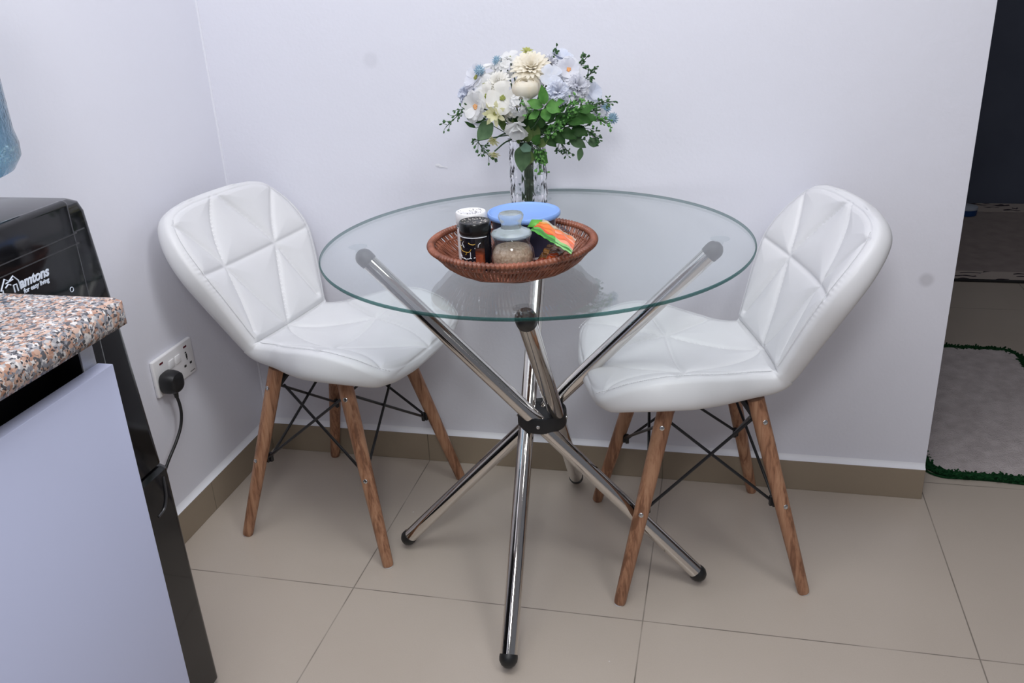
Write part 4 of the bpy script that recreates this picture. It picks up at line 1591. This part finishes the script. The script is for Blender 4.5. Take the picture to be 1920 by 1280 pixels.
berries('berry_sprig', 'round green berry cluster in the middle of the leaves', [(1025, 250, -.24), (1036, 246, -.255), (1046, 234, -.262)], 26, 1.0, 'berry_light', .009)
berries('berry_sprig', 'pale green berry sprig over the white hydrangea', [(1012, 222, -.25), (1004, 214, -.268), (984, 204, -.272)], 18, .9, 'berry_light')
berries('berry_sprig', 'green berry sprig below the pale blue carnations', [(1048, 222, -.24), (1066, 206, -.255), (1088, 186, -.255)], 20, .8, 'berry_light')
berries('berry_sprig', 'small dark berry sprig beside the small pale carnation', [(1030, 130, -.16), (1038, 112, -.16), (1040, 98, -.158)], 7, .6, 'berry')

# ------------------------------------------------------------------ granite worktop and base cabinet
CYE, CXE, CZ = -1.193, .587, .90
mb = MB()
sec = [(-.012, CZ - .031), (CXE - .012, CZ - .031), (CXE - .003, CZ - .028), (CXE, CZ - .021), (CXE, CZ - .012), (CXE - .003, CZ - .004), (CXE - .012, CZ), (-.012, CZ)]
ring = []
ys = [-3.3, CYE - .010, CYE - .003, CYE]
ins = [0, 0, .003, .010]
for y_, i_ in zip(ys, ins):
    ring.append([(min(x_, CXE - i_) if x_ > 0.1 else x_, y_, min(max(z_, CZ - .031 + i_ * .35), CZ - i_ * .35)) for x_, z_ in sec])
k = len(sec)
vs = [p for r_ in ring for p in r_]
fs = []
for i in range(len(ring) - 1):
    for j in range(k):
        fs.append((i * k + j, i * k + (j + 1) % k, (i + 1) * k + (j + 1) % k, (i + 1) * k + j))
fs.append(tuple(range(k)))
fs.append(tuple((len(ring) - 1) * k + j for j in range(k))[::-1])
mb.add(vs, fs)
wt = mb.build('worktop', M['granite'], None, angle=50)
tag(wt, 'speckled salmon and grey granite worktop with rounded edge', 'worktop')

cab = thing('base_cabinet', 'base cabinet with pale grey blue door under the granite worktop', 'cabinet', (0, 0, 0))
zt_ = CZ - .0312
mb = MB(); mb.box((-.010, CYE - .026, .10), (.538, CYE - .008, zt_), .0008, 1); mb.build('side_panel', M['cabinet_in'], cab)
mb = MB(); mb.box((.538, CYE - .027, .10), (.5405, CYE - .007, zt_), .0005, 1); e_ = mb.build('edge_strip', M['alu'], cab); e_['label'] = 'pale edge strip'
mb = MB(); mb.box((-.010, -1.85, .10), (.538, -1.832, zt_), .0008, 1); mb.build('side_panel', M['cabinet_in'], cab)
mb = MB(); mb.box((-.010, -1.832, .10), (.0, CYE - .026, zt_)); mb.build('back_panel', M['cabinet_in'], cab)
mb = MB(); mb.box((.0, -1.832, .10), (.53, CYE - .026, .118)); mb.build('bottom_panel', M['cabinet_in'], cab)
mb = MB(); mb.box((.42, -1.832, .60), (.50, CYE - .026, zt_)); mb.build('dark_gap_block', M['cabinet_in'], cab)
mb = MB(); mb.box((-.010, -1.85, .0), (.48, CYE - .012, .10)); mb.build('plinth', M['cabinet_in'], cab)
mb = MB(); mb.box((.5425, -1.845, .115), (.5605, CYE - .008, .8285), .0010, 2)
dr = mb.build('door', M['cabinet'], cab); dr['label'] = 'pale grey blue slab door'

# ------------------------------------------------------------------ water dispenser
DY0, DY1, DX = -1.178, -.866, .30
disp = thing('water_dispenser', 'glossy black free standing water dispenser behind the granite worktop', 'water dispenser', (0, 0, 0))


def loft(mb, secs, mi=0):
    """secs: list of (z, x0, x1, y0, y1, r) rounded-rectangle sections"""
    n = 6
    vs, fs = [], []
    for (z, x0, x1, y0, y1, r) in secs:
        for (cx, cy, a0) in ((x1 - r, y1 - r, 0), (x0 + r * .3, y1 - r * .3, 90), (x0 + r * .3, y0 + r * .3, 180), (x1 - r, y0 + r, 270)):
            rr = r if a0 in (0, 270) else r * .3
            for i in range(n + 1):
                a = R(a0 + 90 * i / n)
                vs.append((cx + rr * math.cos(a), cy + rr * math.sin(a), z))
    k = 4 * (n + 1)
    for i in range(len(secs) - 1):
        for j in range(k):
            fs.append((i * k + j, i * k + (j + 1) % k, (i + 1) * k + (j + 1) % k, (i + 1) * k + j))
    fs.append(tuple(range(k))[::-1])
    fs.append(tuple((len(secs) - 1) * k + j for j in range(k)))
    mb.add(vs, fs, mi)


mb = MB()
loft(mb, [(.475, .01, DX, DY0, -.829, .014), (.77, .01, DX, DY0, -.853, .014), (.898, .01, DX, DY0, -.866, .014), (.911, .01, DX - .004, DY0, -.869, .014), (.916, .012, DX - .014, DY0 + .01, -.877, .012)])
mb.build('body', M['blackgloss'], disp)
mb = MB()
loft(mb, [(.015, .01, DX + .004, DY0, -.812, .014), (.20, .01, DX + .004, DY0, -.817, .014), (.448, .01, DX + .004, DY0, -.822, .014), (.462, .01, DX + .004, DY0, -.823, .014), (.4685, .01, DX - .002, DY0 + .004, -.828, .012)])
mb.build('lower_door', M['blackgloss'], disp)
# door grip recess lip
mb = MB()
mb.tube(smooth_path([(DX + .0035, -.843, .452), (DX + .0045, -.845, .437), (DX + .0045, -.848, .417), (DX + .0045, -.858, .402), (DX + .0035, -.875, .397)], 6), .0022, 8)
mb.build('door_grip', M['seam'], disp)
mb = MB()
mb.box((DX - .01, -1.14, .475), (DX + .006, -.905, .9215), .0078, 5)
fp = mb.build('front_panel', M['blackgloss'], disp)
fp['label'] = 'raised glossy front panel'
for z_ in (.8755, .8615):
    mb = MB()
    mb.box((DX + .0045, -1.139, z_ - .0007), (DX + .0066, -.9052, z_ + .0007))
    mb.build('panel_seam', M['seam'], fp)
mb = MB()
mb.box((DX - .001, -.905, .8748), (DX + .0008, -.882, .8762))
mb.build('panel_seam', M['seam'], disp)
mb = MB()
mb.box((.02, DY0 + .012, .905), (DX - .012, -.885, .9145), .004, 2)
mb.build('top_tray', M['greytop'], disp)
mb = MB()
mb.lathe([(.045, .914), (.075, .914), (.078, .918), (.076, .926), (.060, .930), (.045, .930)], 40, M4=Matrix.Translation((.15, -1.0, 0)), cap=False)
mb.build('bottle_seat', M['blacksatin'], disp)
# lettering and house mark on the front panel: text runs along +Y, up is +Z, faces +X
base = Matrix(((0, 0, 1, 0), (1, 0, 0, 0), (0, 1, 0, 0), (0, 0, 0, 1)))


def on_panel(y, z):
    m = base.copy()
    m.translation = (DX + .0062, y, z)
    return m


text('logo_lettering', 'amtons', .0178, M['lettering'], on_panel(-1.0268, .8385), fp, .28, .0004, .0006)
text('slogan_lettering', 'for easy living', .0084, M['lettering'], on_panel(-1.0225, .8305), fp, .12, .0003, .0002)
mb = MB()
x_ = DX + .0066
for pts in ([(-1.0575, .8455), (-1.0475, .8580), (-1.0415, .8530), (-1.0335, .8575), (-1.0265, .8495), (-1.0255, .8375)], [(-1.0545, .8460), (-1.0545, .8375)], [(-1.0475, .8520), (-1.0345, .8535)],
            [(-1.0365, .8370), (-1.0362, .8462), (-1.0310, .8462), (-1.0308, .8370)], [(-1.0495, .8470), (-1.0440, .8500), (-1.0400, .8480)]):
    mb.tube([(x_, a, z) for a, z in pts], .0009, 6)
mb.build('house_mark', M['lettering'], fp)
mb = MB()
mb.tube([(x_, -.941 + .0032 * math.cos(t), .8065 + .0032 * math.sin(t)) for t in np.linspace(0, 2 * math.pi, 24, endpoint=False)], .0005, 6, closed=True)
mb.build('indicator_ring', M['lettering'], fp)

bot = thing('water_bottle', 'blue water bottle upturned on the black dispenser', 'bottle', (.15, -.992, .9305))
mb = MB()
mb.lathe([(.026, 0), (.030, .004), (.034, .012), (.060, .016), (.095, .024), (.122, .036), (.133, .052), (.134, .068), (.131, .085), (.131, .20), (.134, .21), (.134, .30), (.128, .33), (.10, .345), (0.0003, .345)], 56, cap=False)
mb.build('bottle_body', M['bottle'], bot)
mb = MB()
mb.lathe([(.0, -.004), (.027, -.004), (.027, .004), (.0, .004)], 32, cap=False)
mb.build('neck_ring', M['bluelid'], bot)

# ------------------------------------------------------------------ wall socket, plug and cable
sx = -.012
sk = thing('wall_socket', 'white double wall socket on the left wall behind the dispenser', 'socket', (sx, -.338, .3975))
mb = MB()
mb.box((0, -.0745, -.0425), (.0095, .0745, .0425), .0035, 3)
mb.build('face_plate', M['white_plastic'], sk)
for y_ in (-.012, .012):
    mb = MB()
    mb.box((.0085, y_ - .0095, .004), (.0125, y_ + .0095, .023), .002, 2, M4=None)
    mb.build('rocker_switch', M['white_plastic'], sk)
for y_ in (-.046, .046):
    mb = MB()
    mb.box((.0088, y_ - .0065, .0265), (.0102, y_ + .0065, .0310), .0006, 1)
    mb.build('indicator', M['neon'], sk)
mb = MB()
for y_ in (.046,):
    mb.box((.0088, y_ - .0025, .002), (.0098, y_ + .0025, .012))
    mb.box((.0088, y_ - .0040, .0135), (.0098, y_ + .0015, .0165))
    mb.box((.0088, y_ - .0150, -.0165), (.0098, y_ - .0070, -.0115))
    mb.box((.0088, y_ + .0070, -.0165), (.0098, y_ + .0150, -.0115))
    mb.box((.0088, y_ - .0015, -.003), (.0098, y_ + .0015, .002))
for i in range(5):
    mb.box((.0088, .050 + i * .0038, -.0355), (.0097, .0525 + i * .0038, -.0335))
mb.build('socket_slots', M['socket_hole'], sk)
pl = thing('power_plug', 'black three pin plug in the left half of the white socket', 'plug', (sx + .010, -.3845, .383))
mb = MB()
G = []
prof2 = [(0, .88), (.004, 1.0), (.016, 1.0), (.026, .93), (.033, .82), (.036, .6)]
outl = [(.0245, .006), (.0225, .016), (.0145, .0235), (0, .0255), (-.0145, .0235), (-.0225, .016), (-.0245, .006), (-.0245, -.008), (-.020, -.018), (-.010, -.0235), (0, -.0245), (.010, -.0235), (.020, -.018), (.0245, -.008)]
outl = [tuple(p[:2]) for p in catmull([(a, b_, 0) for a, b_ in outl + outl[:1]], 3)[:-1]]
vs = [(x_, y_ * s_, z_ * s_) for x_, s_ in prof2 for y_, z_ in outl]
k = len(outl)
fs = [(i * k + j, i * k + (j + 1) % k, (i + 1) * k + (j + 1) % k, (i + 1) * k + j) for i in range(len(prof2) - 1) for j in range(k)]
fs += [tuple(range(k)), tuple((len(prof2) - 1) * k + j for j in range(k))]
mb.add(vs, fs)
mb.build('plug_body', M['black_cable'], pl)
mb = MB()
mb.tube([(.020, 0, -.020), (.020, .0005, -.028), (.020, .001, -.036)], [.0065, .0055, .0045], 12)
mb.build('strain_relief', M['black_cable'], pl)
mb = MB()
cp_ = smooth_path([(.020, .001, -.034), (.021, .004, -.055), (.020, .004, -.080), (.018, -.006, -.108), (.016, -.030, -.133), (.014, -.066, -.160), (.03, -.16, -.20), (.06, -.34, -.22), (.10, -.47, -.23)], 8)
mb.tube(cp_, .0034, 10)
mb.build('cable', M['black_cable'], pl)

# ------------------------------------------------------------------ beyond the wall: bath mat, scroll carpet, small tub
rug = thing('bath_mat', 'pale grey bath mat with green fringe just past the wall end', 'mat', (1.868, .505, 0))
hw, hl, cr_ = .205, .405, .06


def rr_outline(hw, hl, r, n=10, wob=0.0, seed=1):
    rs = random.Random(seed)
    P = []
    for (cx, cy, a0) in ((hw - r, hl - r, 0), (-hw + r, hl - r, 90), (-hw + r, -hl + r, 180), (hw - r, -hl + r, 270)):
        for i in range(n + 1):
            a = R(a0 + 90 * i / n)
            P.append((cx + r * math.cos(a), cy + r * math.sin(a)))
    # densify
    Q = []
    for i in range(len(P)):
        a, b_ = P[i], P[(i + 1) % len(P)]
        l = math.hypot(b_[0] - a[0], b_[1] - a[1])
        m = max(1, int(l / .008))
        for j in range(m):
            t = j / m
            Q.append((a[0] + (b_[0] - a[0]) * t + rs.uniform(-wob, wob), a[1] + (b_[1] - a[1]) * t + rs.uniform(-wob, wob)))
    return Q


o0 = rr_outline(hw - .018, hl - .018, cr_ * .8, wob=.003)
mb = MB()
vs = [(x_, y_, .002) for x_, y_ in o0] + [(x_ * .985, y_ * .99, .011) for x_, y_ in o0]
k = len(o0)
fs = [(i, (i + 1) % k, k + (i + 1) % k, k + i) for i in range(k)] + [tuple(range(k, 2 * k))]
mb.add(vs, fs)
pile = mb.build('pile', M['rugpile'], rug)
pile['kind'] = 'stuff'
rs = random.Random(9)
o1_ = rr_outline(hw - .012, hl - .012, cr_)
mb = MB()
for x_, y_ in o1_:
    for _ in range(7):
        d = Vector((rs.uniform(-1, 1), rs.uniform(-1, 1), rs.uniform(.05, .55))).normalized()
        c = Vector((x_ + rs.uniform(-.011, .009), y_ + rs.uniform(-.011, .009), .008))
        mb.tube([c, c + d * rs.uniform(.008, .014)], [.0036, .0022], 4)
mb.tube([(x_, y_, .0045) for x_, y_ in o1_], .0105, 8, closed=True)
fr = mb.build('fringe', M['ruggreen'], rug)
fr['kind'] = 'stuff'
fr['label'] = 'dark green fringe'
mb = MB()
o2_ = rr_outline(hw - .002, hl - .002, cr_)
mb.tube([(x_ + .003 * math.sin(i * .25), y_ + .004 * math.sin(i * .21), .003) for i, (x_, y_) in enumerate(o2_)], .0028, 6, closed=True)
mb.build('bound_edge', M['ruggreen'], rug)

mat_ = thing('floor_carpet', 'dim brown carpet with dark scroll border at the end of the passage', 'carpet', (2.45, 2.14, 0))
mb = MB(); mb.box((-.95, -.475, .001), (.95, .42, .008)); mb.build('field', M['matbrown'], mat_)
mb = MB(); mb.box((-.95, -.570, .001), (.95, -.475, .009)); x1_ = mb.build('scroll_border', M['matscroll'], mat_)
mb = MB(); mb.box((-.95, .42, .001), (.95, .570, .009)); mb.build('scroll_border', M['matscroll'], mat_)
mb = MB(); mb.box((-.95, -.582, .001), (.95, -.570, .010), .002, 1); mb.build('bound_edge', M['matedge'], mat_)
ct = thing('round_tub', 'small blue tub with pale lid on the dim brown carpet', 'tub', (2.262, 2.50, .0085))
mb = MB(); mb.lathe([(.040, 0), (.044, .002), (.046, .030), (.0, .030)], 32, cap=False); mb.build('tub_body', M['capblue'], ct)
mb = MB(); mb.lathe([(.047, .028), (.048, .032), (.046, .040), (.036, .044), (.0, .045)], 32, cap=False); mb.build('lid', M['caplid'], ct)
